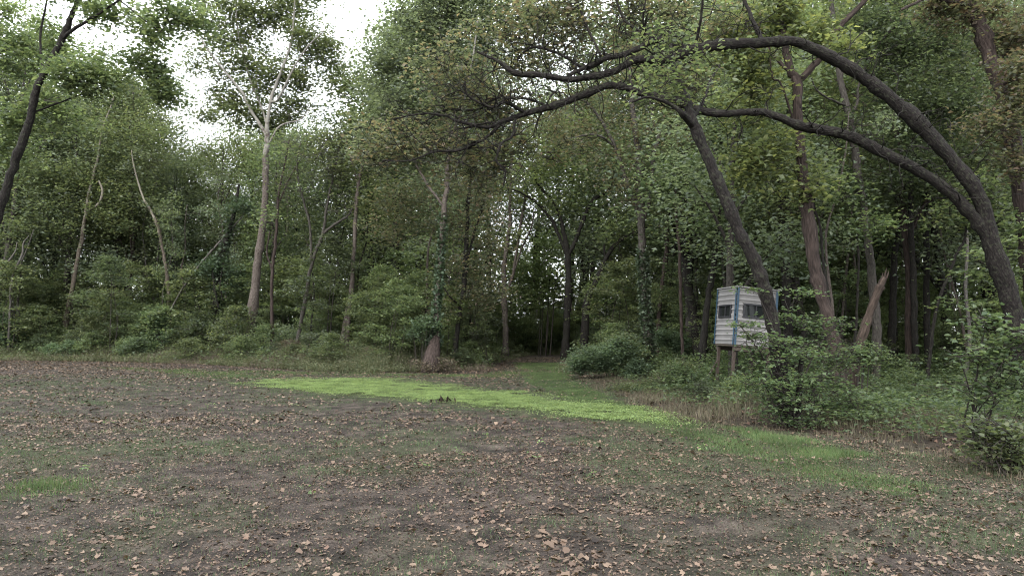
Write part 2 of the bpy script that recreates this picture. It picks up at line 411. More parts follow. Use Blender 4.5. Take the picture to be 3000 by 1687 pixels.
# ------------------------------------------------------------------ ground
CLOVER = poly([(690, 1128), (800, 1116), (890, 1108), (1060, 1110), (1180, 1112), (1290, 1126), (1420, 1142), (1560, 1150), (1650, 1168), (1790, 1180),
               (1900, 1200), (2010, 1240), (1900, 1250), (1760, 1236), (1600, 1226), (1480, 1204), (1360, 1196), (1240, 1180), (1100, 1170), (980, 1162), (860, 1146)])
STRIP1 = poly([(1500, 1062), (1660, 1062), (1700, 1120), (1850, 1185), (2050, 1250), (2300, 1310), (2550, 1370), (2800, 1430), (2700, 1480), (2400, 1420), (2150, 1350), (1950, 1290), (1800, 1240), (1650, 1170), (1540, 1120)])
BLADES = poly([(-60, 1425), (120, 1395), (290, 1400), (300, 1440), (120, 1460), (-60, 1465)])
BACKG = poly([(250, 1075), (900, 1088), (1400, 1096), (1560, 1070), (1600, 1100), (1500, 1108), (900, 1100), (650, 1112), (480, 1095)])
VERGE_G = poly([(2080, 1240), (2400, 1290), (2600, 1340), (2420, 1350), (2250, 1310)])

def greenness(x, y):
    p = np.stack([x, y], 1)
    g = np.zeros(len(p))
    for pg, w in ((STRIP1, 1.0), (BACKG, 0.7), (CLOVER, 1.0), (BLADES, 0.6), (VERGE_G, 1.0)):
        d = dist_poly(p, pg, True)
        ins = inside(p, pg)
        s = np.where(ins, np.clip(0.5 + d / 1.0, 0, 1), np.clip(0.5 - d / 1.2, 0, 1))
        g = np.maximum(g, s * w)
    band = np.clip(1 - np.abs(y - 10.0 - 0.1 * x) / 4.5, 0, 1)
    n = vnoise(x, y, 1.6, 3) * 0.6 + vnoise(x, y, 0.6, 4) * 0.4
    g = np.maximum(g, np.clip((n - 0.36) * 2.4, 0, 1) * (0.3 + 0.55 * band))
    right = np.clip((x - 0.5 * (y - 5)) / 3.0, 0, 1) * np.clip(1.5 - y / 12.0, 0, 1)
    g = np.maximum(g, right * np.clip((n - 0.22) * 2.2, 0, 1) * 0.95)
    return np.clip(g, 0, 1)

def axis(lo, hi, fine, step, grow):
    out = [0.0]; s = step
    while out[-1] < hi:
        if out[-1] > fine: s *= grow
        out.append(out[-1] + s)
    neg = [0.0]; s = step
    while neg[-1] > lo:
        if neg[-1] < -fine: s *= grow
        neg.append(neg[-1] - s)
    return np.array(neg[:0:-1] + out)
gx = axis(-700, 700, 9, 0.14, 1.11); gy = np.concatenate([np.array([-60, -20, -8, -3, 0, 2]), 3 + axis(0, 900, 13, 0.14, 1.07)])
X, Y = np.meshgrid(gx, gy)
x, y = X.ravel(), Y.ravel()
pp = np.stack([x, y], 1)
infield = inside(pp, FIELD)
dedge = dist_poly(pp, EDGE)
wood = np.clip(np.where(infield, -dedge, dedge) / 1.5 + 0.5, 0, 1)
nxg, nyg = len(gx), len(gy)
ii = (np.arange(nyg - 1)[:, None] * nxg + np.arange(nxg - 1)[None]).ravel()
Q = np.stack([ii, ii + 1, ii + 1 + nxg, ii + nxg], 1)
ground_me = mesh_np("ground", np.stack([x, y, gh(x, y)], 1), Q, 4, M['soil'], smooth=True, attr={"green": greenness(x, y), "wood": wood})
ground = tag(obj("ground", ground_me), kind="structure")

# ------------------------------------------------------------------ tree builder
def grow(T, clumps, nodes, rng, wig=0.12, rmax=0.05, sides=5, rk=0.011):
    """join every clump centre to the nearest limb point with a crooked tapering branch"""
    npos = np.array([n[:3] for n in nodes]); nr = np.array([n[3] for n in nodes])
    order = np.argsort([np.min(np.linalg.norm(npos - c, axis=1)) for c in clumps])
    for k in order:
        c = clumps[k]
        d = np.linalg.norm(npos - c, axis=1) + 0.6 * np.clip(npos[:, 2] - c[2], 0, 9)
        i = int(np.argmin(d)); p = npos[i]
        ln = np.linalg.norm(c - p)
        if ln < 0.05: continue
        n = 3 if ln < 0.8 else (4 if ln < 2 else 6)
        t = np.linspace(0, 1, n + 1)[:, None]
        pts = p * (1 - t) + c * t
        jit = rng.normal(0, wig * ln, (n + 1, 3)) * np.sin(t * math.pi) ** 0.5
        jit[0] = 0; jit[-1] = 0
        pts = pts + jit; pts[:, 2] += (np.sin(t[:, 0] * math.pi) * 0.10 * ln)
        r0 = min(nr[i] * 0.75, 0.006 + rk * ln, rmax); r0 = max(r0, 0.004)
        rad = np.linspace(r0, max(0.003, r0 * 0.35), n + 1)
        T.add(pts, rad, sides, 0, rng, cap=False)
        npos = np.vstack([npos, pts[1:]]); nr = np.concatenate([nr, rad[1:]])

def scatter_clumps(blobs, rng):
    """blobs: centre(3), radii(3), n clumps -> clump centres"""
    out = []
    for c, r, n in blobs:
        v = rng.normal(size=(n, 3)); v /= np.linalg.norm(v, axis=1)[:, None]
        v *= (rng.uniform(0, 1, (n, 1)) ** 0.45)
        out.append(np.asarray(c) + v * np.asarray(r))
    return np.vstack(out)

def leaves_for(clumps, k, rc, L, rng, flat=0.6, **kw):
    n = len(clumps)
    kk = np.maximum(3, (k * rng.uniform(0.4, 1.6, n)).astype(int))
    idx = np.repeat(np.arange(n), kk)
    s = rc * rng.uniform(0.6, 1.3, n)
    C = clumps[idx] + rng.normal(size=(len(idx), 3)) * s[idx][:, None] * np.array([1, 1, flat]) * 0.6
    return leaf_arrays(C, L, rng, **kw)

def sub_twigs(T, clumps, rc, rng, n=2):
    for c in clumps:
        for _ in range(n):
            e = c + rng.normal(0, rc * 0.7, 3) * np.array([1, 1, 0.7])
            m = (c + e) / 2 + rng.normal(0, rc * 0.12, 3)
            T.add(np.array([c, m, e]), np.array([0.007, 0.005, 0.003]), 3, 0, rng, cap=False)

DENS = 1.35
HERO = []
def make_tree(name, label, d, stems, blobs, bark, leafm, rc=0.55, k=55, L=0.16, seed=0, sides=10, wig=0.12, cat_='tree', group=None, extra=None,
              ground_first=True, fine=False, twigm='twig', subn=2, flare=0.5, tilt=0.6, flat=0.6, rmax=0.05, ivy=None, rough=0.06, clump_scale=1.0, rk=0.011, tangle=None):
    """stems: lists of (u, v, width px[, depth offset]); first one starts at the root. blobs: (u, v, ru, rv, n[, depth offset])"""
    rng = np.random.default_rng(1000 + seed)
    S = []
    for si, st in enumerate(stems):
        arr = []
        for q in st:
            dd = d + (q[3] if len(q) > 3 else 0)
            arr.append([*P(q[0], q[1], dd), q[2] * dd / F / 2 * 0.86 / math.hypot(1.0, (q[0] - 1500) / F)])
        arr = np.array(arr)
        if si == 0 and ground_first:
            a, b = arr[0], arr[1]
            g = float(gh(a[0], a[1]))
            if a[2] > g + 0.05:
                sl = (a[:2] - b[:2]) / max(0.3, (b[2] - a[2]))
                h = a[2] - g
                xy = a[:2] + np.clip(sl, -0.5, 0.5) * h
                arr = np.vstack([[xy[0], xy[1], float(gh(*xy)) - 0.12, a[3] * 1.08], arr])
            else:
                arr[0, 2] = g - 0.12
        S.append(arr)
    HERO.append((np.array([q[:3] for q in stems[0] if q[1] > 480] or [stems[0][0][:3]], float), d))
    base = np.array([S[0][0][0], S[0][0][1], float(gh(S[0][0][0], S[0][0][1]))])
    root = empty(name, base)
    nodes = []
    for si, arr in enumerate(S):
        c = catmull(arr, 6)
        c[:, 3] = np.maximum(c[:, 3], 0.006)
        # fine crookedness
        sp = np.linalg.norm(np.diff(c[:, :3], axis=0), axis=1); sp = np.append(sp, sp[-1])
        j = rng.normal(0, 1, (len(c), 3)) * (c[:, 3] * 0.12 * np.clip(sp / (3 * c[:, 3] + 1e-6), 0, 1))[:, None]
        j[0] = 0; c[:, :3] += j * 1.5
        kn = rng.normal(0, 0.085, len(c)); kn = 0.5 * kn + 0.25 * np.roll(kn, 1) + 0.25 * np.roll(kn, -1); c[:, 3] *= 1 + kn + 0.22 * (rng.uniform(size=len(c)) < 0.06)
        T = Tubes()
        T.add(c[:, :3], c[:, 3], sides if si == 0 else max(6, sides - 2), rough, rng, flare=(flare if si == 0 and ground_first else 0))
        o = obj("trunk" if si == 0 else "limb", T.mesh("trunk" if si == 0 else "limb", M[bark], base), root)
        nodes += [list(q) for q in c[max(0, len(c) // 3 if si == 0 else 2):]]
    if blobs:
        B = []
        for q in blobs:
            dd = d + (q[5] if len(q) > 5 else 0)
            s = dd / F
            B.append((P(q[0], q[1], dd), (q[2] * s, min(q[2], q[3]) * s * 1.1, q[3] * s), max(2, int(q[4] * clump_scale * DENS))))
        cl = scatter_clumps(B, rng)
        T = Tubes(); grow(T, cl, nodes, rng, wig, rmax=rmax, rk=rk); sub_twigs(T, cl, rc, rng, subn)
        o = obj("branches", T.mesh("branches", M[twigm], base), root); tag(o, kind="stuff")
        V, Tt = leaves_for(cl, k, rc, L, rng, flat, fine=fine, tilt=tilt)
        o = obj("crown", mesh_np("crown", V - base, Tt, 3, M[leafm]), root); tag(o, kind="stuff")
    if tangle:
        T = Tubes(); far_ = [q for q in nodes if tangle[1] < 1500 + q[0] / q[1] * F < tangle[2] and q[3] > 0.01]
        for _ in range(tangle[0]):
            q = far_[rng.integers(0, len(far_))]
            p = np.array(q[:3]); r = min(q[3] * 0.5, rng.uniform(0.008, 0.02)); dr = rng.normal(0, 1, 3); dr[2] = abs(dr[2]) * 0.6 - 0.25; dr /= np.linalg.norm(dr)
            ln = rng.uniform(0.15, 0.4) if rng.uniform() < 0.2 else rng.uniform(0.5, 1.7)
            pts = [p.copy()]; m = 7
            for k_ in range(m):
                dr = dr + rng.normal(0, 0.42, 3); dr /= np.linalg.norm(dr); p = p + dr * ln / m; pts.append(p.copy())
            T.add(np.array(pts), np.linspace(r, 0.003, m + 1), 5, 0, rng, cap=False)
            for _k in range(2):
                i0 = rng.integers(2, m); p2 = pts[i0].copy(); d2 = dr + rng.normal(0, 0.9, 3); d2 /= np.linalg.norm(d2); pp2 = [p2.copy()]
                for k_ in range(4):
                    d2 = d2 + rng.normal(0, 0.4, 3); d2 /= np.linalg.norm(d2); p2 = p2 + d2 * ln * 0.11; pp2.append(p2.copy())
                T.add(np.array(pp2), np.linspace(r * 0.5, 0.002, 5), 4, 0, rng, cap=False)
        tag(obj("twigs", T.mesh("twigs", M[bark], base), root), kind="stuff")
    if ivy:
        # ivy: (lo, hi fraction of first stem, leaves, spread)
        c = catmull(S[0], 10); n = len(c)
        i = rng.integers(int(ivy[0] * n), max(int(ivy[0] * n) + 1, int(ivy[1] * n)), ivy[2])
        a = rng.uniform(0, 6.28, ivy[2]); rr = c[i, 3] * (1.02 + np.abs(rng.normal(0, ivy[3], ivy[2])))
        C = c[i, :3] + np.stack([np.cos(a) * rr, np.sin(a) * rr, rng.normal(0, 0.12, ivy[2])], 1)
        V, Tt = leaf_arrays(C, ivy[4] if len(ivy) > 4 else 0.11, rng, tilt=1.2, aspect=0.85)
        o = obj("ivy", mesh_np("ivy", V - base, Tt, 3, M['ivy']), root); tag(o, kind="stuff")
    tag(root, label, cat_, group)
    return root

# ------------------------------------------------------------------ the trees one can tell apart
# right hand side -----------------------------------------------------------
make_tree("arching_oak", "dark double-stemmed oak arching from the right edge leftwards over the field", 15.0,
    [[(3012, 1100, 78), (2972, 931, 74), (2939, 810, 72), (2905, 715, 68), (2870, 580, 60), (2792, 473, 56), (2696, 367, 53), (2604, 285, 50), (2522, 222, 48), (2435, 169, 45), (2328, 122, 38), (2232, 126, 36), (2121, 131, 40), (2021, 147, 36)],
     [(2905, 715, 50), (2845, 628, 46), (2773, 556, 44), (2676, 493, 42), (2580, 444, 40), (2507, 406, 38), (2435, 386, 36), (2338, 367, 32), (2251, 333, 28), (2193, 329, 27), (2121, 333, 28), (2048, 324, 30), (1973, 295, 29), (1876, 271, 26), (1794, 251, 26), (1707, 280, 25), (1611, 314, 22), (1538, 333, 20), (1471, 357, 17), (1427, 372, 13), (1345, 357, 10), (1297, 338, 8), (1225, 335, 6), (1150, 350, 4)],
     [(2021, 147, 34), (1973, 171, 30), (1949, 176, 28), (1862, 177, 26), (1804, 208, 24), (1731, 225, 22), (1659, 234, 22), (1586, 220, 20), (1509, 215, 19), (1466, 184, 12), (1398, 152, 8)],
     [(2010, 145, 28), (1963, 123, 22), (1915, 121, 21), (1843, 155, 20), (1770, 174, 17), (1715, 198, 14), (1664, 222, 12)],
     [(1471, 357, 14), (1427, 401, 11), (1345, 440, 10), (1272, 444, 8), (1200, 471, 6), (1120, 470, 4)],
     [(1794, 160, 12), (1720, 200, 12, .4), (1650, 165, 10, .5), (1580, 140, 10, .6), (1540, 150, 8, .7), (1490, 200, 7, .8)],
     [(1538, 333, 12), (1480, 300, 11, -.3), (1440, 315, 9, -.4), (1370, 280, 8, -.5), (1362, 240, 6, -.6)],
     [(1611, 314, 10), (1540, 290, 9, .4), (1450, 290, 8, .6), (1400, 320, 7, .8), (1300, 325, 6, .9), (1235, 365, 5, 1)],
     [(1509, 345, 10), (1500, 400, 9, -.2), (1470, 420, 8, -.3), (1455, 470, 8, -.3), (1480, 500, 6, -.3), (1475, 545, 4, -.2)],
     [(2235, 122, 16), (2205, 60, 14, .3), (2180, 0, 12, .5), (2150, -60, 8, .6)],
     [(2040, 120, 11), (2055, 40, 9, -.3), (2060, -60, 7, -.5)],
     [(1930, 120, 12), (1880, 95, 10, .3), (1830, 60, 9, .5), (1805, 0, 7, .6), (1790, -60, 5, .6)],
     [(1760, 165, 9), (1720, 80, 8, .4), (1695, 20, 6, .5), (1650, -40, 5, .5)],
     [(1885, 118, 9), (1885, 40, 7, -.4), (1900, -40, 6, -.5)]],
    [(1330, 230, 120, 90, 22, 1.1), (1540, 90, 200, 100, 30, 1.1), (1760, 60, 190, 90, 26, 1.1), (1240, 400, 130, 80, 26, 1.1), (1420, 430, 130, 80, 20, 1.1), (1600, 200, 160, 60, 14, 1.1),
     (1620, 430, 130, 60, 12, 1.1), (1450, 320, 180, 60, 20, 1.1), (1960, 40, 120, 70, 12, 1.1), (1130, 420, 110, 70, 14, 1.1), (1380, 520, 120, 60, 14, 1.1), (1700, -60, 260, 60, 20, 1.1), (2020, 230, 70, 50, 10, 1.1), (2110, 60, 80, 50, 8, 1.1)],
    'bark_oak', 'leaf_oak', rc=0.46, k=34, L=0.115, seed=1, sides=14, wig=0.26, flare=0.15, rmax=0.055, subn=4, rough=0.07, rk=0.022, twigm='bark_oak', clump_scale=1.2, tangle=(420, 1100, 2850))

make_tree("forest_tree", "thick reddish trunk with a dark knothole at the right edge", 17.0,
    [[(3045, 1110, 82), (3030, 900, 74), (3000, 640, 66), (2981, 507, 62), (2966, 410, 62), (2947, 300, 60), (2908, 193, 58), (2879, 97, 56), (2840, 0, 52), (2800, -110, 44)],
     [(2850, 20, 20), (2780, 5, 16, -.3), (2720, -5, 13, -.6), (2640, 30, 9, -.9)],
     [(2905, 190, 20), (2960, 140, 16, .4), (3030, 90, 12, .6)],
     [(2930, 250, 16), (2975, 235, 13, -.5), (3040, 245, 10, -.8)]],
    [(2960, 120, 80, 80, 18), (2930, 350, 60, 70, 12, -1), (3000, 260, 60, 110, 18, -1), (2850, 40, 90, 60, 14), (2990, 470, 60, 80, 12, -1), (2760, 20, 90, 50, 12), (2870, -70, 160, 60, 16), (3080, 100, 80, 120, 14)],
    'bark_red', 'leaf_oak', rc=0.45, k=50, L=0.12, seed=2, sides=14, flare=0.2, rough=0.08)
make_tree("forest_tree", "leaning dark-barked tree whose trunk crosses in front of the metal blind", 12.5,
    [[(2326, 1250, 60), (2300, 1170, 54), (2282, 1069, 52), (2271, 987, 50), (2254, 904, 48), (2237, 837, 46), (2210, 760, 45), (2166, 683, 44), (2133, 600, 43), (2106, 540, 42), (2074, 464, 40), (2041, 386, 40), (2024, 340, 32), (2010, 280, 24, .5), (1992, 242, 22, .6), (1973, 193, 18, .6), (1960, 100, 12, .6)],
     [(2035, 372, 28), (1995, 330, 20, -.3), (1965, 306, 14, -.3), (1900, 285, 10, -.4), (1850, 300, 7, -.4)],
     [(2028, 350, 14), (2060, 300, 10, .5), (2080, 240, 8, .8), (2110, 190, 6, 1)],
     [(2333, 1252, 26), (2338, 1180, 24), (2344, 1090, 20), (2352, 1020, 14)]],
    [(1960, 235, 70, 45, 6), (2050, 260, 80, 50, 7), (1950, 120, 90, 50, 7), (2070, 190, 50, 50, 5), (1900, 290, 60, 40, 4)],
    'bark_oak', 'leaf_mid', rc=0.38, k=24, L=0.10, seed=3, sides=14, flare=0.25, rough=0.09)
make_tree("shaggy_tree", "reddish shaggy-barked tree with a high fork, right of the metal blind", 17.0,
    [[(2458, 1080, 54), (2442, 998, 50), (2414, 893, 47), (2387, 782, 46), (2370, 655, 44), (2357, 556, 42), (2345, 435, 38), (2338, 338, 36), (2333, 237, 34), (2314, 203, 26), (2295, 97, 22), (2285, 0, 20), (2280, -100, 16)],
     [(2333, 245, 24), (2411, 164, 22), (2459, 82, 22), (2536, 0, 19), (2600, -80, 14)],
     [(2316, 215, 16), (2261, 155, 12), (2235, 110, 9), (2200, 40, 7)],
     [(2333, 380, 8), (2290, 250, 7, -.3), (2265, 230, 7, -.4), (2255, 170, 5, -.5)]],
    [(2150, 180, 80, 70, 14), (2230, 230, 70, 80, 16), (2180, 330, 70, 50, 8), (2300, 60, 90, 60, 14), (2400, 90, 80, 60, 12), (2480, 140, 35, 25, 5, -1), (2150, 80, 80, 60, 12), (2250, 430, 80, 60, 12), (2210, 500, 90, 70, 14), (2340, 540, 80, 70, 10), (2480, -60, 130, 60, 12), (2230, -40, 130, 60, 14)],
    'bark_red', 'leaf_yel', rc=0.45, k=40, L=0.15, seed=4, sides=14, flare=0.2, rough=0.1)
make_tree("forest_tree", "grey-brown trunk just right of the shaggy forked tree", 21.0,
    [[(2566, 1060, 34), (2569, 959, 33), (2558, 848, 31), (2547, 738, 30), (2535, 640, 29), (2522, 556, 28), (2507, 459, 27), (2493, 367, 26), (2478, 300, 25), (2459, 217, 22), (2445, 110, 20), (2435, 0, 18), (2430, -80, 14)],
     [(2493, 345, 12), (2512, 300, 10), (2516, 250, 8), (2560, 150, 7), (2640, 70, 8), (2740, 75, 7), (2790, 100, 5)],
     [(2478, 310, 10), (2430, 290, 8, -.4), (2390, 260, 6, -.6), (2370, 200, 4, -.7)]],
    [(2600, 150, 130, 90, 26), (2750, 130, 120, 100, 26), (2650, 300, 120, 100, 26), (2790, 300, 110, 100, 24), (2560, 70, 100, 70, 18), (2530, 560, 70, 70, 10), (2680, 470, 100, 90, 20), (2450, 390, 60, 50, 8), (2620, -50, 200, 60, 22)],
    'bark_grey', 'leaf_dark', rc=0.6, k=65, L=0.13, seed=5, flare=0.3)

# snag: a leaning broken trunk with splintered tip
make_tree("broken_snag", "leaning orange-brown dead trunk snapped off at the top, right of the blind", 16.0,
    [[(2512, 1050, 36), (2519, 1010, 34), (2536, 953, 33), (2550, 910, 31), (2563, 876, 29), (2578, 840, 27), (2588, 818, 24), (2591, 812, 17)],
     [(2588, 822, 11), (2592, 806, 8), (2596, 792, 4), (2598, 784, 1)], [(2597, 815, 9), (2601, 803, 6), (2603, 794, 2)], [(2583, 822, 7), (2585, 808, 4), (2586, 798, 1)]],
    None, 'bark_snag', None, seed=6, flare=0.1, rough=0.1, cat_='dead tree')
for i, (lab, d, st, w, bl, bark, lm) in enumerate([
    ("slim dark trunk, left one of the close pair far right of the snag", 24, [(2682, 1010, 24), (2679, 940, 23), (2676, 820, 22), (2670, 700, 21), (2668, 560, 18), (2672, 420, 12)], 0, [(2640, 560, 90, 60, 12), (2690, 420, 80, 70, 12)], 'bark_dark', 'leaf_dark'),
    ("slim dark trunk, right one of the close pair far right of the snag", 25, [(2718, 1000, 25), (2715, 930, 24), (2715, 800, 23), (2714, 690, 21), (2720, 560, 18), (2730, 420, 12)], 0, [(2760, 560, 90, 60, 12), (2740, 420, 80, 70, 12)], 'bark_dark', 'leaf_dark'),
    ("short thick dark trunk directly behind the broken snag", 26, [(2612, 1010, 32), (2615, 940, 28), (2616, 850, 25), (2622, 740, 22), (2640, 620, 16), (2650, 480, 10)], 0, [(2600, 640, 80, 60, 10), (2660, 520, 80, 60, 10)], 'bark_dark', 'leaf_shrub'),
    ("thin black crooked trunk leaning right before the dark pair", 19, [(2722, 1060, 12), (2734, 959, 12), (2750, 880, 11), (2773, 821, 11), (2800, 750, 10), (2828, 694, 9), (2835, 600, 7), (2860, 520, 5)], 0, [(2850, 560, 90, 60, 14), (2790, 640, 80, 40, 8), (2890, 640, 70, 50, 8)], 'bark_dark', 'leaf_shrub'),
    ("blurred broad dark trunk behind the arching oak", 28, [(2905, 990, 42), (2911, 900, 38), (2913, 780, 34), (2920, 650, 30), (2925, 480, 24), (2920, 300, 16)], 0, [(2900, 470, 100, 70, 14), (2950, 320, 100, 80, 12)], 'bark_dark', 'leaf_dark'),
    ("dark trunk standing right behind the metal blind", 23, [(2312, 1040, 38), (2309, 930, 36), (2301, 780, 34), (2293, 640, 32), (2290, 540, 28), (2280, 420, 20)], 0, [(2270, 540, 70, 60, 12), (2320, 430, 80, 70, 12), (2240, 640, 80, 50, 10)], 'bark_dark', 'leaf_mid'),
    ("thin dark sapling trunk hugging the shaggy tree on its right", 18, [(2440, 1020, 10), (2432, 900, 10), (2412, 760, 10), (2402, 660, 9), (2385, 600, 7), (2400, 520, 5)], 0, [(2420, 560, 60, 50, 8)], 'bark_dark', 'leaf_shrub'),
    ("thin wavering trunk between the shaggy tree and the grey-brown one", 20, [(2500, 1040, 10), (2508, 950, 10), (2513, 850, 9), (2516, 760, 9), (2510, 700, 7), (2530, 640, 5)], 0, [(2560, 660, 70, 40, 8)], 'bark_dark', 'leaf_shrub'),
    ("thin brown trunk left of the blind, nearest to it of two", 26, [(2002, 1060, 12), (2000, 1031, 11), (1995, 900, 11), (1991, 742, 10), (1982, 640, 9), (1978, 520, 6)], 0, [(1960, 560, 70, 60, 10), (2010, 480, 70, 60, 10)], 'bark_red', 'leaf_shrub'),
    ("stout pinkish grey trunk a little left of the blind", 30, [(2022, 1030, 27), (2020, 983, 26), (2020, 820, 25), (2020, 655, 23), (2012, 520, 20), (2005, 400, 18), (2000, 280, 12)], 0, [(2030, 600, 80, 50, 10), (1990, 330, 90, 70, 14), (2060, 420, 80, 70, 12)], 'bark_grey', 'leaf_mid'),
    ("dark ragged trunk leaning right, touching the blind's left corner", 24, [(2058, 1050, 26), (2063, 983, 24), (2075, 870, 22), (2092, 770, 20), (2100, 680, 17), (2120, 560, 12)], 0, [(2110, 560, 80, 60, 12), (2080, 660, 70, 50, 10), (2170, 560, 70, 50, 8)], 'bark_dark', 'leaf_shrub'),
    ("leaning reddish trunk right of the ivy-clad centre tree", 34, [(1926, 1000, 18), (1928, 959, 17), (1938, 860, 15), (1952, 740, 14), (1958, 640, 12), (1960, 500, 8)], 0, [(1950, 560, 80, 50, 12), (1990, 660, 70, 40, 10)], 'bark_red', 'leaf_mid'),
    ]):
    make_tree("forest_tree", lab, d, [st], bl, bark, lm, rc=0.6, k=45, L=0.14, seed=20 + i, sides=9, flare=0.3)

# centre ---------------------------------------------------------------------
make_tree("ivy_tree", "tall forked tree with ivy up its lower trunk, centre right", 27.0,
    [[(1904, 1100, 34), (1899, 983, 30), (1889, 886, 29), (1884, 790, 28), (1880, 693, 27), (1877, 597, 26), (1874, 530, 25), (1871, 459, 22), (1859, 362, 20), (1852, 300, 16), (1845, 200, 12)],
     [(1884, 650, 14), (1897, 610, 13), (1910, 555, 13), (1915, 459, 12), (1929, 401, 12), (1915, 357, 9), (1905, 300, 7)],
     [(1929, 401, 7), (1950, 375, 6), (1990, 368, 4)],
     [(1876, 640, 15), (1862, 604, 15), (1838, 541, 14), (1810, 450, 13), (1780, 386, 12), (1731, 314, 10), (1690, 290, 7), (1640, 300, 4)],
     [(1800, 430, 8), (1760, 400, 8, -.5), (1720, 395, 7, -.8), (1660, 410, 5, -1)]],
    [(1750, 300, 110, 70, 16), (1880, 400, 100, 80, 16), (1980, 440, 80, 70, 12), (1820, 540, 90, 60, 10), (1700, 400, 90, 50, 12), (2000, 600, 90, 60, 10), (1850, 200, 110, 80, 14), (1960, 300, 90, 70, 12), (1780, 470, 80, 50, 8), (1630, 330, 80, 50, 8)],
    'bark_grey', 'leaf_oak', rc=0.6, k=48, L=0.13, seed=40, ivy=(0.05, 0.42, 2600, 0.35, 0.12))
make_tree("forked_tree", "dark Y-shaped forked tree at the end of the grass path", 42.0,
    [[(1656, 1020, 26), (1660, 960, 23), (1662, 911, 22), (1665, 814, 22), (1662, 742, 22), (1648, 669, 14), (1633, 611, 12), (1609, 577, 11), (1575, 539, 8), (1560, 480, 5)],
     [(1655, 735, 13), (1643, 703, 12), (1614, 640, 11), (1570, 592, 10), (1532, 568, 8), (1500, 555, 5)],
     [(1665, 745, 16), (1677, 725, 15), (1701, 664, 13), (1725, 606, 13), (1749, 577, 13), (1783, 558, 9), (1800, 500, 6)]],
    [(1600, 450, 120, 80, 22), (1700, 490, 110, 80, 20), (1780, 420, 90, 80, 16), (1640, 600, 70, 40, 8), (1560, 520, 80, 50, 12), (1660, 380, 120, 60, 16)],
    'bark_dark', 'leaf_bright', rc=0.8, k=55, L=0.19, seed=41)
make_tree("arched_tree", "tree bowing right in a low arch beside the Y-shaped one", 40.0,
    [[(1711, 1020, 28), (1715, 935, 25), (1725, 867, 22), (1754, 809, 17), (1778, 751, 15), (1812, 708, 13), (1856, 684, 11), (1904, 662, 9), (1945, 638, 6)],
     [(1774, 758, 8), (1770, 730, 7), (1777, 700, 5)]],
    [(1850, 640, 80, 50, 14), (1940, 620, 80, 60, 12), (1800, 680, 70, 40, 8), (1760, 850, 60, 50, 8)],
    'bark_dark', 'leaf_mid', rc=0.75, k=50, L=0.18, seed=42)
make_tree("sycamore", "pinkish trunk with a pale top left of the grass path", 44.0,
    [[(1480, 1040, 24), (1481, 1000, 21), (1479, 911, 18), (1476, 790, 16), (1485, 720, 14), (1493, 655, 12), (1495, 560, 9), (1500, 450, 6)],
     [(1490, 840, 8), (1503, 800, 9), (1527, 645, 9), (1537, 592, 8), (1545, 500, 5)],
     [(1505, 800, 6), (1527, 732, 6), (1556, 669, 5), (1565, 620, 3)]],
    [(1480, 690, 60, 50, 10), (1520, 560, 90, 60, 14), (1460, 560, 80, 60, 12), (1450, 460, 90, 60, 12)],
    'bark_syc', 'leaf_yel', rc=0.75, k=45, L=0.17, seed=43)
make_tree("forest_tree", "dark-crowned tree with drooping branches at the field edge near the stump-like base", 33.0,
    [[(1329, 1060, 20), (1345, 930, 17), (1358, 850, 16), (1365, 742, 15), (1372, 597, 13), (1378, 520, 9)],
     [(1362, 790, 9), (1385, 700, 8), (1410, 620, 7), (1425, 560, 5)],
     [(1350, 900, 7), (1320, 870, 6, -.5), (1290, 830, 4, -.7)]],
    [(1180, 590, 110, 50, 18), (1260, 660, 90, 60, 14), (1390, 640, 110, 70, 22), (1400, 560, 90, 60, 16), (1130, 690, 80, 50, 10), (1360, 780, 110, 50, 16), (1330, 880, 110, 50, 14), (1420, 860, 80, 60, 12), (1440, 720, 60, 60, 10), (1300, 540, 90, 50, 12)],
    'bark_dark', 'leaf_oak', rc=0.65, k=50, L=0.14, seed=44)
make_tree("sycamore", "pale-topped sycamore with ivy and a cone-shaped reddish base at the field edge", 30.5,
    [[(1264, 1078, 54), (1266, 1040, 42), (1269, 1010, 34), (1272, 990, 27), (1275, 952, 23), (1283, 857, 20), (1291, 754, 19), (1299, 635, 18), (1311, 516, 17), (1315, 400, 14), (1305, 300, 12), (1300, 200, 9), (1290, 60, 6)],
     [(1296, 600, 9), (1275, 572, 9), (1256, 548, 9), (1235, 510, 8), (1216, 476, 7), (1190, 400, 5)],
     [(1312, 420, 9), (1350, 330, 8, -.5), (1380, 200, 7, -.8), (1400, 60, 5, -1)],
     [(1305, 330, 8), (1240, 230, 7, .5), (1180, 150, 5, .8)]],
    [(1150, 190, 100, 110, 24), (1130, 340, 80, 90, 18), (1250, 60, 120, 90, 26), (1400, 40, 150, 90, 28), (1350, 180, 140, 100, 26), (1520, 60, 150, 90, 24), (1250, 300, 120, 90, 22), (1200, 450, 110, 70, 18), (1110, 440, 60, 60, 10), (1340, -70, 220, 70, 28), (1640, 40, 120, 90, 16)],
    'bark_syc', 'leaf_grey', rc=0.75, k=80, L=0.17, clump_scale=1.2, seed=45, flare=0.1, ivy=(0.25, 0.62, 2200, 0.5, 0.14))
b0 = P(1262, 1084, 29.4); b0[2] = float(gh(b0[0], b0[1])) - 0.1
cone = np.array([[*b0, 30 * 29.4 / F], [*P(1266, 1055, 29.6), 25 * 29.5 / F], [*P(1272, 1020, 29.9), 18 * 30 / F], [*P(1279, 990, 30.2), 9 * 30 / F], [*P(1284, 972, 30.3), 3 * 30 / F]])
cc = catmull(cone, 5)
T = Tubes(); T.add(cc[:, :3], cc[:, 3], 14, 0.22, np.random.default_rng(5))
root_ = [o for o in COL.objects if o.get("label", "").startswith("pale-topped sycamore")][0]
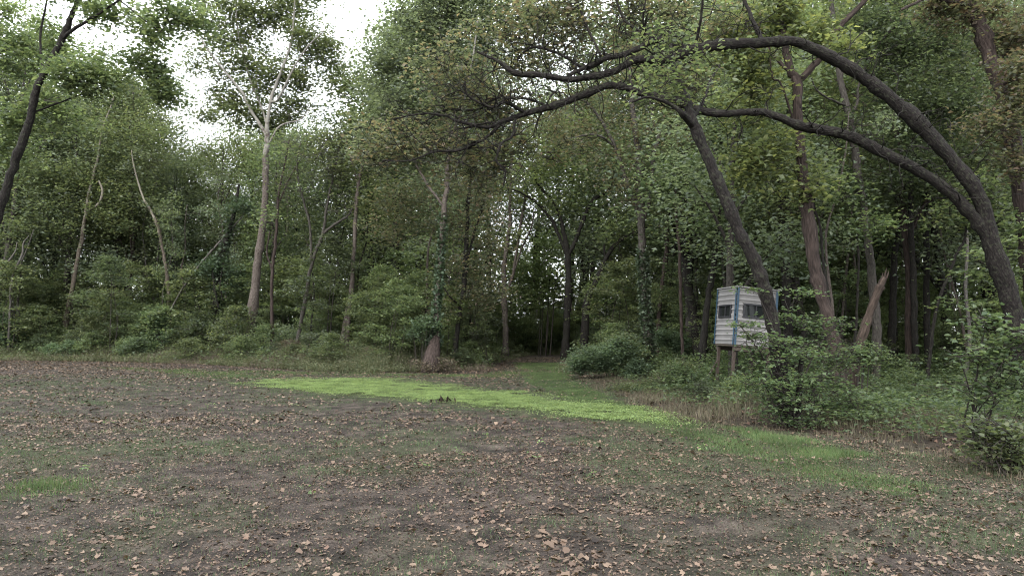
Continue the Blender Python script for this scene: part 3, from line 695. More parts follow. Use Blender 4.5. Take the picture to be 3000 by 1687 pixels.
me_ = T.mesh("flared_base", M['bark_red'], np.array(root_.location))
tag(obj("flared_base", me_, root_), "reddish-brown cone-shaped rotting base")
# left -----------------------------------------------------------------------
make_tree("sycamore", "tallest straight sycamore with pale spreading upper limbs, left of centre", 39.0,
    [[(729, 1040, 40), (731, 1002, 36), (737, 949, 33), (748, 835, 30), (759, 744, 28), (771, 645, 25), (778, 531, 22), (782, 410, 20), (786, 334, 13), (805, 258, 11), (835, 182, 10), (854, 114, 8), (862, 30, 6), (870, -70, 4)],
     [(781, 400, 13), (771, 380, 12), (736, 326, 11), (706, 266, 10), (661, 213, 8), (607, 144, 6), (580, 90, 4)],
     [(784, 370, 8), (760, 300, 8, .5), (735, 240, 7, .8), (700, 110, 5, 1), (690, 0, 4, 1)],
     [(792, 300, 8), (816, 290, 8, -.5), (850, 220, 7, -.8), (896, 144, 5, -1), (950, 90, 4, -1)],
     [(788, 420, 7), (820, 370, 6), (880, 350, 5), (905, 320, 3)]],
    [(640, 70, 100, 90, 22, 1.3), (580, -60, 110, 80, 18, 1.3), (760, 50, 90, 80, 20, 1.3), (700, 180, 100, 70, 20, 1.3), (850, 30, 90, 80, 18, 1.3), (900, 120, 90, 80, 18, 1.3), (960, 170, 60, 60, 10, 1.3), (830, 215, 70, 50, 10, 1.3), (920, -80, 130, 80, 18, 1.3), (740, -90, 150, 80, 20, 1.3), (660, 270, 60, 45, 8, 1.3), (1010, 250, 35, 50, 6, 1.3), (580, 170, 60, 60, 8, 1.3), (770, 330, 90, 50, 12, 1.3), (700, 330, 70, 50, 10, 1.3), (850, 320, 70, 50, 10, 1.3), (760, 240, 110, 70, 14, 1.3), (620, 330, 45, 35, 5, 1.3), (880, 250, 60, 50, 8, 1.3)],
    'bark_syc', 'leaf_mid', rc=0.75, k=72, L=0.20, seed=50, flare=0.25, clump_scale=1.25)
make_tree("sycamore", "slender straight trunk, pale above, third along from the tallest sycamore", 36.0,
    [[(1015, 1050, 20), (1017, 1010, 18), (1021, 952, 17), (1033, 794, 15), (1041, 659, 14), (1049, 548, 12), (1069, 444, 9), (1085, 380, 6)],
     [(1050, 545, 7), (1030, 470, 6), (1010, 400, 4)], [(1002, 1055, 26), (1006, 990, 22), (1014, 920, 12), (1018, 880, 6)]],
    [(1060, 430, 60, 60, 12), (1030, 360, 40, 40, 8), (1110, 520, 70, 50, 10), (950, 430, 80, 45, 10), (1000, 500, 70, 50, 10), (1080, 620, 70, 50, 10)],
    'bark_syc', 'leaf_mid', rc=0.65, k=45, L=0.17, seed=51)
make_tree("forest_tree", "leaning grey trunk forking at mid height, with bare twiggy top", 36.0,
    [[(866, 1040, 15), (869, 1010, 14), (892, 896, 14), (911, 782, 13), (945, 683, 11), (957, 607, 9), (980, 500, 7), (1000, 400, 4)],
     [(943, 688, 10), (970, 665, 9), (1000, 645, 9), (1020, 632, 7), (1045, 590, 4)],
     [(912, 780, 9), (910, 700, 8), (905, 645, 8), (885, 570, 7), (870, 500, 5), (880, 420, 3)]],
    [(900, 450, 90, 70, 34), (980, 480, 80, 80, 30), (850, 540, 70, 50, 16), (1000, 600, 60, 40, 10)],
    'bark_grey', 'leaf_mid', rc=0.6, k=14, L=0.15, seed=52, subn=5, twigm='twig_grey', wig=0.15)
make_tree("forest_tree", "thin brown crooked trunk next right of the tallest sycamore", 36.0,
    [[(795, 1060, 14), (797, 1025, 13), (796, 900, 12), (797, 797, 12), (806, 720, 11), (812, 645, 10), (816, 570, 8), (835, 480, 6), (850, 400, 4)],
     [(798, 790, 7), (782, 740, 6), (790, 680, 5)], [(814, 600, 6), (850, 520, 5), (890, 450, 3)]],
    [(830, 460, 70, 60, 16), (870, 560, 60, 50, 10), (780, 640, 50, 40, 8)],
    'bark_red', 'leaf_mid', rc=0.6, k=25, L=0.15, seed=53, subn=4, twigm='twig_grey')
make_tree("forest_tree", "dark trunk leaning in from the left edge with steep branches", 22.0,
    [[(-70, 1120, 44), (-55, 900, 40), (-30, 720, 37), (5, 600, 35), (46, 471, 32), (84, 364, 30), (106, 266, 28), (140, 197, 26), (182, 114, 24), (213, 38, 18), (228, 0, 16), (250, -80, 12)],
     [(182, 114, 15), (225, 80, 14, -.3), (266, 57, 12, -.5), (349, 0, 9, -.8), (420, -60, 6, -1)],
     [(128, 215, 10), (118, 114, 9, .4), (137, 0, 7, .6), (140, -70, 5, .6)],
     [(95, 330, 7), (190, 296, 6, .6), (280, 262, 4, 1), (380, 230, 3, 1.3)],
     [(349, 0, 6, -.8), (410, 50, 5, -1), (470, 95, 4, -1.2)]],
    [(40, 130, 90, 120, 22, 2.5), (260, 230, 100, 80, 18), (320, 40, 90, 60, 10), (130, 330, 110, 80, 20, 2.5), (430, 190, 60, 60, 10, 1), (485, 270, 55, 60, 9, 1.2), (520, 50, 100, 70, 14, -1), (20, 450, 90, 110, 18, 3), (200, -50, 180, 60, 18), (160, 120, 70, 70, 10, 2), (440, 100, 60, 50, 6)],
    'bark_oak', 'leaf_mid', rc=0.5, k=66, L=0.16, clump_scale=1.3, seed=54, sides=12, flare=0.2)
make_tree("sycamore", "pale mottled leaning sycamore trunk deep in the thicket at far left", 43.0,
    [[(188, 990, 20), (197, 911, 18), (216, 820, 16), (235, 721, 15), (251, 630, 13), (262, 560, 11), (285, 470, 9), (300, 380, 7), (318, 330, 5), (335, 280, 3)],
     [(256, 620, 10), (290, 595, 9, -.4), (300, 560, 8, -.5), (290, 530, 6, -.5)]],
    [(330, 440, 110, 80, 24), (250, 540, 110, 70, 22), (440, 400, 60, 50, 10), (150, 520, 120, 80, 22), (380, 560, 100, 70, 18), (130, 660, 120, 80, 18), (330, 640, 80, 50, 12)],
    'bark_pale', 'leaf_mid', rc=0.75, k=60, L=0.18, seed=55)
make_tree("dead_tree", "pale narrow dead trunk leaning left, right of the mottled sycamore", 42.0,
    [[(497, 900, 14), (494, 858, 13), (482, 759, 12), (463, 668, 11), (440, 615, 9), (420, 580, 7), (395, 500, 5), (385, 440, 3)]],
    [(400, 480, 60, 50, 8), (470, 620, 50, 40, 6)], 'bark_pale', 'leaf_grey', rc=0.6, k=40, L=0.17, seed=56)
make_tree("vine_column", "vine-smothered dark broken trunk left of the tallest sycamore", 41.0,
    [[(628, 1000, 44), (630, 926, 34), (636, 840, 28), (645, 760, 26), (668, 690, 18), (690, 607, 13), (700, 540, 8)],
     [(640, 900, 6, -.6), (628, 840, 6, -.7), (622, 790, 5, -.6)], [(652, 880, 5, -.6), (645, 830, 5, -.7), (655, 770, 4, -.7)]],
    [(640, 780, 60, 45, 14), (690, 810, 40, 50, 10), (690, 620, 40, 60, 8)], 'bark_dark', 'ivy', rc=0.55, k=80, L=0.17, seed=57, ivy=(0.3, 0.8, 900, 0.7, 0.17))
make_tree("leaning_pole", "long grey dead pole slanting up to the right across the thicket", 41.0,
    [[(520, 870, 6), (547, 828, 7), (590, 770, 7), (620, 735, 7), (660, 690, 6), (706, 638, 5), (720, 615, 3)]], None, 'twig_grey', None, seed=58, cat_='dead branch', flare=0)
make_tree("dead_tree", "white bare trunk far behind the tallest sycamore", 52.0,
    [[(838, 1010, 11), (840, 744, 11), (842, 650, 10), (845, 570, 9), (850, 490, 6)], [(843, 640, 6), (860, 610, 5), (875, 590, 3)]], None, 'bark_pale', None, seed=59)
make_tree("forest_tree", "grey forked dead stem low at the far left edge", 40.0,
    [[(30, 900, 9), (32, 845, 8), (45, 790, 8), (65, 745, 7), (68, 715, 5), (85, 690, 3)], [(0, 792, 8), (25, 765, 7), (45, 735, 5), (50, 710, 3)]], None, 'twig_grey', None, seed=60, cat_='dead tree')

# ------------------------------------------------------------------ prototypes for the wood behind
def proto_tree(seed, H, cr, bark, leafm, cb=0.35, n=170, k=58, L=0.18, rc=1.2, lean=0.05):
    rng = np.random.default_rng(300 + seed)
    root = empty("wood_tree", (0, 0, 0))
    t = np.linspace(0, 1, 9)
    w = np.cumsum(rng.normal(0, lean, (9, 2)), axis=0) * H * 0.14
    r0 = 0.011 * H + 0.02
    st = np.column_stack([w[:, 0], w[:, 1], t * H * 0.92 - 0.15 * (t == 0), r0 * (1 - 0.82 * t)])
    c = catmull(st, 3)
    T = Tubes(); T.add(c[:, :3], c[:, 3], 8, 0.06, rng, flare=0.4)
    obj("trunk", T.mesh("trunk", M[bark]), root)
    T = Tubes()
    nodes = [list(q) for q in c[int(len(c) * cb):]]
    blobs = []
    for i in range(9):
        f = cb + (1 - cb) * (i + 0.5) / 9
        a = i * 2.4 + rng.uniform(0, 1); rr = cr * (0.62 if f < 0.8 else 0.35) * rng.uniform(0.5, 1.1)
        ctr = np.array([math.cos(a) * rr, math.sin(a) * rr, H * f]) + np.array([*w[min(8, int(f * 8))], 0])
        s = cr * rng.uniform(0.35, 0.6) * (1.0 if f < 0.85 else 0.75)
        blobs.append((ctr, (s, s, s * 0.75), max(3, n // 9)))
        q = c[min(len(c) - 1, int(len(c) * (f - 0.12)))]
        lp = np.array([[*q[:3], q[3] * 0.55], [*((q[:3] + ctr) / 2 + [0, 0, 0.1 * s]), q[3] * 0.38], [*ctr, 0.02]])
        lc = catmull(lp, 3); T.add(lc[:, :3], lc[:, 3], 5, 0, rng, cap=False)
        nodes += [list(q2) for q2 in lc[2:]]
    cl = scatter_clumps(blobs, rng)
    grow(T, cl, nodes, rng, 0.12); sub_twigs(T, cl[::2], rc, rng, 1)
    tag(obj("branches", T.mesh("branches", M[bark]), root), kind="stuff")
    V, Tt = leaves_for(cl, k, rc, L, rng)
    tag(obj("crown", mesh_np("crown", V, Tt, 3, M[leafm]), root), kind="stuff")
    return root

def proto_shrub(name, seed, H, R, leafm, n=40, k=50, L=0.09, rc=0.3, lift=0.1, stems=5, flat=0.6, tilt=0.6, fine=False, trunk=False, aspect=0.6):
    rng = np.random.default_rng(500 + seed)
    root = empty(name, (0, 0, 0))
    T = Tubes(); nodes = []
    for i in range(stems):
        a = rng.uniform(0, 6.28); rr = R * rng.uniform(0.15, 0.6) * (0.5 if trunk else 1)
        hh = H * rng.uniform(0.6, 0.95)
        p = np.array([[0.05 * math.cos(a), 0.05 * math.sin(a), -0.05, 0.008 + 0.006 * H], [rr * 0.3 * math.cos(a), rr * 0.3 * math.sin(a), hh * 0.45, 0.006 + 0.004 * H], [rr * math.cos(a), rr * math.sin(a), hh, 0.006]])
        p[1, :2] += rng.normal(0, 0.06 * H, 2)
        c = catmull(p, 4); T.add(c[:, :3], c[:, 3], 5, 0.05, rng)
        nodes += [list(q) for q in c[3:]]
    m = n
    z = H * (lift + (1 - lift) * rng.uniform(0, 1, m) ** 0.8)
    prof = np.clip(np.sin(np.clip((z / H - lift) / (1 - lift + 1e-6), 0, 1) * 2.6 + 0.45), 0.15, 1)
    a = rng.uniform(0, 6.28, m); rr = R * prof * np.sqrt(rng.uniform(0.05, 1, m))
    cl = np.column_stack([rr * np.cos(a), rr * np.sin(a), z])
    grow(T, cl, nodes, rng, 0.12, rmax=0.012); sub_twigs(T, cl, rc, rng, 1)
    tag(obj("stems", T.mesh("stems", M['twig']), root), kind="stuff")
    V, Tt = leaves_for(cl, k, rc, L, rng, flat, tilt=tilt, fine=fine, aspect=aspect)
    V[:, 2] = np.maximum(V[:, 2], 0.01)
    tag(obj("foliage", mesh_np("foliage", V, Tt, 3, M[leafm]), root), kind="stuff")
    return root

def dup(root, loc, rz, s, sz=None, label=None, cat_=None, group=None, lean=0.0):
    r = root.copy(); COL.objects.link(r)
    r.location = loc; r.rotation_euler = (random.uniform(-lean, lean), random.uniform(-lean, lean), rz); r.scale = (s, s, sz or s)
    for ch in KIDS[root.name]:
        c = ch.copy(); COL.objects.link(c); c.parent = r
    tag(r, label, cat_, group)
    return r

def drop(root):
    for ch in KIDS[root.name]: bpy.data.objects.remove(ch)
    bpy.data.objects.remove(root)

PT = [proto_tree(1, 15, 3.6, 'bark_grey', 'leaf_mid'), proto_tree(2, 15, 3.2, 'bark_dark', 'leaf_dark', cb=0.3),
      proto_tree(3, 15, 3.8, 'bark_red', 'leaf_mid', cb=0.42), proto_tree(4, 15, 3.4, 'bark_grey', 'leaf_grey', cb=0.3),
      proto_tree(5, 15, 3.3, 'bark_dark', 'leaf_bright', cb=0.28), proto_tree(6, 15, 3.6, 'bark_dark', 'leaf_dark', cb=0.4)]
PS = [proto_shrub("sapling", 1, 4.5, 1.7, 'leaf_shrub', n=70, k=50, L=0.12, rc=0.4, lift=0.25, stems=2, trunk=True, flat=0.3, tilt=0.45),
      proto_shrub("sapling", 2, 4.0, 1.5, 'leaf_bright', n=60, k=50, L=0.12, rc=0.4, lift=0.2, stems=2, trunk=True, flat=0.3, tilt=0.45),
      proto_shrub("sapling", 3, 5.0, 1.6, 'leaf_dark', n=70, k=50, L=0.12, rc=0.4, lift=0.2, stems=2, trunk=True, flat=0.35, tilt=0.5),
      proto_shrub("sapling", 4, 4.2, 1.7, 'leaf_mid', n=70, k=50, L=0.12, rc=0.4, lift=0.15, stems=3, trunk=True, flat=0.3, tilt=0.45)]
PK = [proto_shrub("thicket_bush", 21, 3.4, 1.7, 'leaf_shrub', n=110, k=45, L=0.12, rc=0.42, lift=0.03, stems=5, flat=0.3, tilt=0.45),
      proto_shrub("thicket_bush", 22, 3.0, 1.8, 'leaf_mid', n=110, k=45, L=0.12, rc=0.42, lift=0.03, stems=5, flat=0.35, tilt=0.5),
      proto_shrub("thicket_bush", 23, 3.6, 1.6, 'leaf_grey', n=100, k=40, L=0.125, rc=0.45, lift=0.03, stems=4, flat=0.3, tilt=0.45),
      proto_shrub("thicket_bush", 24, 2.8, 1.6, 'leaf_blue', n=100, k=45, L=0.12, rc=0.42, lift=0.03, stems=5, flat=0.35, tilt=0.5)]
PB = [proto_shrub("shrub", 11, 1.5, 1.0, 'leaf_shrub', n=60, k=55, L=0.085, rc=0.25),
      proto_shrub("shrub", 12, 1.3, 1.1, 'leaf_mid', n=60, k=55, L=0.09, rc=0.25),
      proto_shrub("shrub", 13, 1.7, 1.0, 'leaf_dark', n=60, k=55, L=0.085, rc=0.25),
      proto_shrub("shrub", 14, 1.2, 0.9, 'leaf_blue', n=55, k=55, L=0.09, rc=0.25),
      proto_shrub("shrub", 15, 1.4, 1.1, 'leaf_bright', n=55, k=45, L=0.085, rc=0.28),
      proto_shrub("shrub", 16, 1.0, 0.9, 'leaf_russet', n=50, k=45, L=0.07, rc=0.25)]
KIDS = {o.name: list(o.children) for o in PT + PS + PB + PK}
for o in PT + PS + PB + PK:
    KIDS[o.name] = [c for c in bpy.data.objects if c.parent == o]

def sky_v(u):
    """row of the photograph that the crowns behind reach up to"""
    return float(np.interp(u, [-300, 0, 300, 400, 480, 560, 680, 740, 860, 930, 1040, 1090, 1180, 1300, 3300],
                              [-150, -150, 0, 250, 400, 430, 330, 240, 240, 330, 300, 150, -50, -200, -200]))

LOOK = ["grey-trunked green tree", "dark-trunked deep green tree", "reddish-trunked green tree", "grey-trunked pale green tree", "dark-trunked bright green tree", "high-crowned dark tree"]
def zone(u):
    for lim, nm in ((500, "behind the far-left thicket"), (1000, "behind the tallest sycamore"), (1450, "behind the cone-based sycamore"), (1800, "at the end of the grass path"), (2150, "between the ivy tree and the blind"), (2600, "behind the blind and snag")):
        if u < lim: return nm
    return "behind the arching oak"
def hides(u, d, half, vtop):
    """would a plant at u, d stand in front of one of the trunks one can tell apart"""
    for q, dd in HERO:
        if d > dd - 0.3: continue
        qq = q[q[:, 1] > vtop]
        if len(qq) and np.min(np.abs(qq[:, 0] - u)) < half + 12: return True
    return False
rng = np.random.default_rng(77)
placed = []
count = 0
for att in range(6000):
    if count >= 150: break
    d = rng.uniform(20, 78); u = rng.uniform(-350, 3350)
    x = (u - 1500) / F * d
    p = np.array([[x, d]])
    if inside(p, FIELD)[0] or dist_poly(p, EDGE)[0] < 2.5: continue
    if (1450 < u < 1760 and d < 50) or (1530 < u < 1730 and d < 57): continue
    if u < 1500 and d < 43: continue
    if d > 66 or hides(u, d, 10, 300): continue
    if u >= 1760 and d < 22: continue
    md = 2.4 if d > 45 else 3.0
    if any((x - a) ** 2 + (d - b) ** 2 < md * md for a, b in placed): continue
    placed.append((x, d)); count += 1
    H = (970 - sky_v(u)) / F * d + CZ
    H = min(H * rng.uniform(0.78, 1.0), (rng.uniform(20, 30) if u > 1150 else rng.uniform(15, 25)))
    pt = PT[rng.integers(0, len(PT))]
    s = H / 15.0
    lx = min(1.25, max(0.75, s)) * rng.uniform(0.85, 1.15)
    dup(pt, (x, d, float(gh(x, d))), rng.uniform(0, 6.28), lx, s, f"{LOOK[PT.index(pt)]} standing in the wood {zone(u)}", "tree", f"{LOOK[PT.index(pt)].split(' with')[0]}s {zone(u)}", lean=0.05)
for o in PT: drop(o)
for k_, (u, d, i, s) in enumerate([(1500, 52, 0, .8), (1545, 54, 1, .9), (1585, 51, 4, .8), (1620, 55, 4, .9), (1655, 52, 4, .7), (1690, 54, 4, .85), (1735, 50, 2, .7), (1560, 58, 1, 1.2), (1640, 59, 0, 1.2), (1710, 58, 1, 1.1), (1600, 57, 3, 1.2)]):
    x = (u - 1500) / F * d
    src = PK[i] if i < 4 else PS[1]
    dup(src, (x, d, float(gh(x, d))), k_ * 1.3, s, s, "leafy bush closing the far end of the grass path", "bush", "bushes at the end of the path")
# slender poles between the larger trunks
def proto_pole(seed, bark, leafm):
    rng = np.random.default_rng(700 + seed); root = empty("slender_tree", (0, 0, 0)); H = 9.0
    t = np.linspace(0, 1, 8); w = np.cumsum(rng.normal(0, 0.22, (8, 2)), axis=0) + np.outer(t, rng.normal(0, 0.7, 2))
    c = catmull(np.column_stack([w, t * H - 0.1 * (t == 0), 0.075 * (1 - 0.75 * t)]), 3)
    T = Tubes(); T.add(c[:, :3], c[:, 3], 7, 0.05, rng, flare=0.3); obj("trunk", T.mesh("trunk", M[bark]), root)
    cl = scatter_clumps([(c[int(len(c) * f), :3] + [*rng.normal(0, 0.5, 2), 0.2], (0.9, 0.9, 0.7), 9) for f in (0.5, 0.65, 0.8, 0.95)], rng)
    T = Tubes(); grow(T, cl, [list(q) for q in c[8:]], rng, 0.15); sub_twigs(T, cl, 0.5, rng, 2); tag(obj("branches", T.mesh("branches", M[bark]), root), kind="stuff")
    V, Tt = leaves_for(cl, 34, 0.6, 0.15, rng, 0.5); tag(obj("crown", mesh_np("crown", V, Tt, 3, M[leafm]), root), kind="stuff")
    return root
PO = [proto_pole(1, 'bark_grey', 'leaf_mid'), proto_pole(2, 'bark_dark', 'leaf_shrub'), proto_pole(3, 'bark_syc', 'leaf_grey'), proto_pole(4, 'twig_grey', 'leaf_mid')]
POL = ["grey", "dark", "brown", "pale grey"]
for o in PO: KIDS[o.name] = [c for c in bpy.data.objects if c.parent == o]
placed = []
for att in range(3000):
    if len(placed) >= 75: break
    u = rng.uniform(-100, 3050); d = rng.uniform(18, 58); x = (u - 1500) / F * d; p = np.array([[x, d]]); de = dist_poly(p, EDGE)[0]
    if inside(p, FIELD)[0] or de < 2.5 or de > 18 or hides(u, d, 14, 300): continue
    if (1480 < u < 1740 and d < 48) or (1950 < u < 2330 and d < 25): continue
    if any((x - a) ** 2 + (d - b) ** 2 < 2.0 ** 2 for a, b in placed): continue
    placed.append((x, d)); i = rng.integers(0, 4)
    dup(PO[i], (x, d, float(gh(x, d))), rng.uniform(0, 6.28), rng.uniform(0.7, 1.2), rng.uniform(0.8, 1.3), f"slender {POL[i]}-stemmed tree {zone(u)}", "tree", f"slender {POL[i]} stems {zone(u)}", lean=0.1)
for o in PO: drop(o)

# thicket along and behind the far edge
TK = ["olive", "green", "grey-green", "blue-green"]
placed = []; count = 0
for att in range(6000):
    if count >= 210: break
    u = rng.uniform(-150, 2250); d = rng.uniform(29, 60)
    x = (u - 1500) / F * d; p = np.array([[x, d]]); de = dist_poly(p, EDGE)[0]
    if inside(p, FIELD)[0] or de < 2.0 or de > 16: continue
    if 1480 < u < 1760 and d < 50: continue
    s = rng.uniform(0.6, 1.25) if u < 800 else rng.uniform(0.5, 1.1)
    if de < 3.5: s *= 0.7
    if de < 10 and hides(u, d, 1.3 * s * F / d, 1000 - 2.6 * s * F / d): continue
    if any((x - a) ** 2 + (d - b) ** 2 < 1.35 ** 2 for a, b in placed): continue
    placed.append((x, d)); count += 1
    i = rng.choice(4, p=[.35, .3, .2, .15])
    dup(PK[i], (x, d, float(gh(x, d))), rng.uniform(0, 6.28), s, s * rng.uniform(0.85, 1.2), f"chest-high or taller {TK[i]} thicket bush {zone(u)}", "bush", f"{TK[i]} thicket bushes {zone(u)}", lean=0.06)
# saplings through the wood
placed = []; count = 0
for att in range(6000):
    if count >= 290: break
    d = rng.uniform(12, 62); u = rng.uniform(-250, 3250)
    x = (u - 1500) / F * d
    p = np.array([[x, d]])
    de = dist_poly(p, EDGE)[0]
    if inside(p, FIELD)[0] or de < 1.6 or de > 20: continue
    if 1950 < u < 2330 and d < 24: continue
    if u > 2330 and d < 16: continue
    if 1500 < u < 1720 and d < 56: continue
    if hides(u, d, 0.8 * F / d, 970 - 3.5 * F / d): continue
    if 1950 < u < 2520 and d < 24: continue
    if any((x - a) ** 2 + (d - b) ** 2 < 1.5 ** 2 for a, b in placed): continue
    placed.append((x, d)); count += 1
    i = rng.integers(0, 4) if u > 1000 else rng.choice([0, 2, 3, 3])
    s = rng.uniform(0.6, 1.35)
    if 2330 < u and d < 25: s *= 0.8
    dup(PS[i], (x, d, float(gh(x, d))), rng.uniform(0, 6.28), s, None, f"thin leafy sapling {zone(u)}, in the shade of taller trees", "sapling", f"saplings {zone(u)}", lean=0.08)
SH = ["olive-green", "mid-green", "dark green", "blue-green", "bright green", "russet"]
# shrubs along the edges and on the floor of the wood
placed = []; count = 0
for att in range(9000):
    if count >= 290: break
    d = rng.uniform(9.5, 56); u = rng.uniform(-200, 3200)
    x = (u - 1500) / F * d
    p = np.array([[x, d]])
    de = dist_poly(p, EDGE)[0]
    if inside(p, FIELD)[0] or de < (0.9 if u < 1500 else 1.0): continue
    if rng.uniform() > (1.0 if de < 4 else 0.45): continue
    if 2060 < u < 2330 and d < 19.5: continue
    if u > 2330 and d < 21: continue
    if 1500 < u < 1730 and d < 46: continue
    if any((x - a) ** 2 + (d - b) ** 2 < 0.85 ** 2 for a, b in placed): continue
    if u > 1500 and d > 14 and hides(u, d, 0.6 * F / d, 985 - F / d): continue
    placed.append((x, d)); count += 1
    i = rng.choice([0, 1, 2, 3, 4, 5], p=[.25, .22, .2, .1, .15, .08]) if u > 1000 else rng.choice([0, 1, 2, 3, 5], p=[.25, .25, .25, .2, .05])
    s = rng.uniform(0.6, 1.2) * (1.5 if (u < 800 and de > 2) else 1.0) * (0.75 if u > 2300 and d < 20 else 1.0) * (0.7 if 1000 < u < 1500 else 1)
    dup(PB[i], (x, d, float(gh(x, d))), rng.uniform(0, 6.28), s, s * rng.uniform(0.8, 1.2), f"low {SH[i]} shrub in the undergrowth {zone(u)}", "shrub", f"{SH[i]} shrubs {zone(u)}")

# ------------------------------------------------------------------ shrubs and saplings one can tell apart
def shrub_at(name, label, blobs, d, leafm, rc=0.22, k=60, L=0.08, seed=0, base=None, fine=False, flat=0.6, tilt=0.6, cat_="shrub", nstem=6, aspect=0.6):
    rng = np.random.default_rng(800 + seed)
    B = []
    for q in blobs:
        dd = d + (q[5] if len(q) > 5 else 0); s = dd / F
        B.append((P(q[0], q[1], dd), (q[2] * s, q[2] * s * 0.8, q[3] * s), q[4]))
    cl = scatter_clumps(B, rng)
    g = gh(cl[:, 0], cl[:, 1]); cl[:, 2] = np.maximum(cl[:, 2], g + 0.05)
    if base is None: bx, by = cl[:, 0].mean(), cl[:, 1].mean()
    else: bx, by = base
    o0 = np.array([bx, by, float(gh(bx, by))])
    root = empty(name, o0)
    T = Tubes(); nodes = []
    for i in range(nstem):
        c0 = cl[rng.integers(0, len(cl))]
        b0 = o0 + np.array([rng.normal(0, 0.08), rng.normal(0, 0.08), -0.05])
        if base is None: b0[:2] = 0.5 * b0[:2] + 0.5 * c0[:2]; b0[2] = float(gh(b0[0], b0[1])) - 0.05
        h = max(0.2, c0[2] - o0[2])
        p = np.array([[*b0, 0.008 + 0.006 * h], [*((b0 + c0) / 2 + [0, 0, 0.15 * h]), 0.006 + 0.003 * h], [*c0, 0.005]])
        c = catmull(p, 4); T.add(c[:, :3], c[:, 3], 5, 0.05, rng); nodes += [list(q) for q in c[2:]]
    grow(T, cl, nodes, rng, 0.12, rmax=0.012); sub_twigs(T, cl, rc, rng, 2)
    tag(obj("stems", T.mesh("stems", M['twig'], o0), root), kind="stuff")
    V, Tt = leaves_for(cl, k, rc, L, rng, flat, tilt=tilt, fine=fine, aspect=aspect)
    gz = gh(V[:, 0], V[:, 1]); V[:, 2] = np.maximum(V[:, 2], gz + 0.008)
    tag(obj("foliage", mesh_np("foliage", V - o0, Tt, 3, M[leafm]), root), kind="stuff")
    return tag(root, label, cat_)

shrub_at("shrub", "dense blue-green bush mound spilling onto the path mouth", [(1700, 1070, 55, 22, 40), (1760, 1048, 70, 36, 70), (1815, 1030, 60, 40, 70), (1850, 1050, 30, 36, 24)], 26.0, 'leaf_blue', rc=0.3, k=70, L=0.085, seed=1)
shrub_at("shrub", "blue-green bush behind the foot of the ivy tree, on its right", [(1950, 990, 45, 28, 30), (1985, 1010, 40, 25, 20)], 29.0, 'leaf_blue', rc=0.3, k=70, L=0.09, seed=2)
shrub_at("shrub", "dark hollow ivy clump low at the foot of the ivy tree", [(1875, 1080, 38, 26, 30)], 24.5, 'ivy', rc=0.22, k=50, L=0.09, seed=3)
shrub_at("shrub", "olive brambles in front of the ivy tree's foot", [(1850, 1145, 70, 22, 46), (1940, 1140, 60, 34, 50), (1990, 1090, 50, 36, 36)], 20.5, 'leaf_shrub', rc=0.22, k=60, L=0.065, seed=4)
shrub_at("shrub", "olive brambles crowding the blind's left post", [(2010, 1100, 60, 32, 40), (2080, 1150, 70, 26, 44), (2060, 1195, 70, 22, 34)], 18.5, 'leaf_elm', rc=0.22, k=60, L=0.065, seed=5)
shrub_at("conifer_seedling", "small dark feathery evergreen seedling left of the blind's front post", [(2055, 1140, 20, 28, 14), (2060, 1165, 26, 18, 12)], 16.8, 'leaf_dark', rc=0.12, k=80, L=0.035, seed=6, tilt=1.2, nstem=2)
shrub_at("shrub", "leafy bush under the metal blind between its posts", [(2180, 1125, 60, 22, 26), (2230, 1130, 50, 30, 26), (2150, 1150, 60, 20, 24)], 17.3, 'leaf_bright', rc=0.22, k=50, L=0.075, seed=7)
shrub_at("shrub", "leafy bush burying the broken snag's foot", [(2500, 1030, 60, 34, 26), (2560, 1040, 60, 30, 24), (2450, 1060, 50, 30, 18)], 15.0, 'leaf_elm', rc=0.26, k=26, L=0.075, seed=31, flat=0.3, tilt=0.4)
shrub_at("shrub", "russet dry weeds round the sycamore's cone-shaped base", [(1235, 1070, 34, 14, 14), (1305, 1066, 40, 18, 18), (1262, 1082, 30, 8, 10)], 29.0, 'leaf_russet', rc=0.2, k=34, L=0.06, seed=32)
bx = G(2326, 1252)
shrub_at("elm_bush", "layered leafy bush growing round the leaning tree's foot", [(2330, 930, 70, 30, 12, .3), (2215, 985, 60, 14, 9, -.3), (2205, 845, 28, 8, 3, -.3), (2190, 955, 40, 12, 5, -.4), (2400, 960, 90, 40, 18, .4), (2300, 1030, 120, 40, 30, -.2), (2420, 1040, 110, 50, 30, .4), (2400, 1130, 130, 50, 40, .1), (2270, 1120, 110, 50, 34, -.3), (2480, 1190, 110, 30, 26, .2), (2300, 1190, 100, 40, 30, -.3), (2230, 1060, 60, 40, 14, -.4), (2340, 1235, 80, 15, 14, -.3), (2330, 860, 40, 14, 4, .2)],
         12.4, 'leaf_elm', rc=0.24, k=17, L=0.072, seed=8, base=(bx[0], bx[1]), flat=0.22, tilt=0.38, fine=True, nstem=16)
bx = G(2960, 1330)
shrub_at("sapling", "broad-leaved bright sapling at the right edge of the photograph", [(2880, 940, 50, 20, 6), (2930, 1000, 50, 25, 8), (2880, 1040, 70, 30, 14), (2960, 1100, 70, 40, 18), (2900, 1150, 80, 30, 14), (2990, 1010, 50, 50, 10)],
         10.2, 'leaf_elm', rc=0.28, k=18, L=0.08, seed=9, base=(bx[0] + .1, bx[1] + 1.0), flat=0.35, tilt=0.45, fine=True, nstem=7, cat_="sapling", aspect=0.75)
bx = G(2950, 1390)
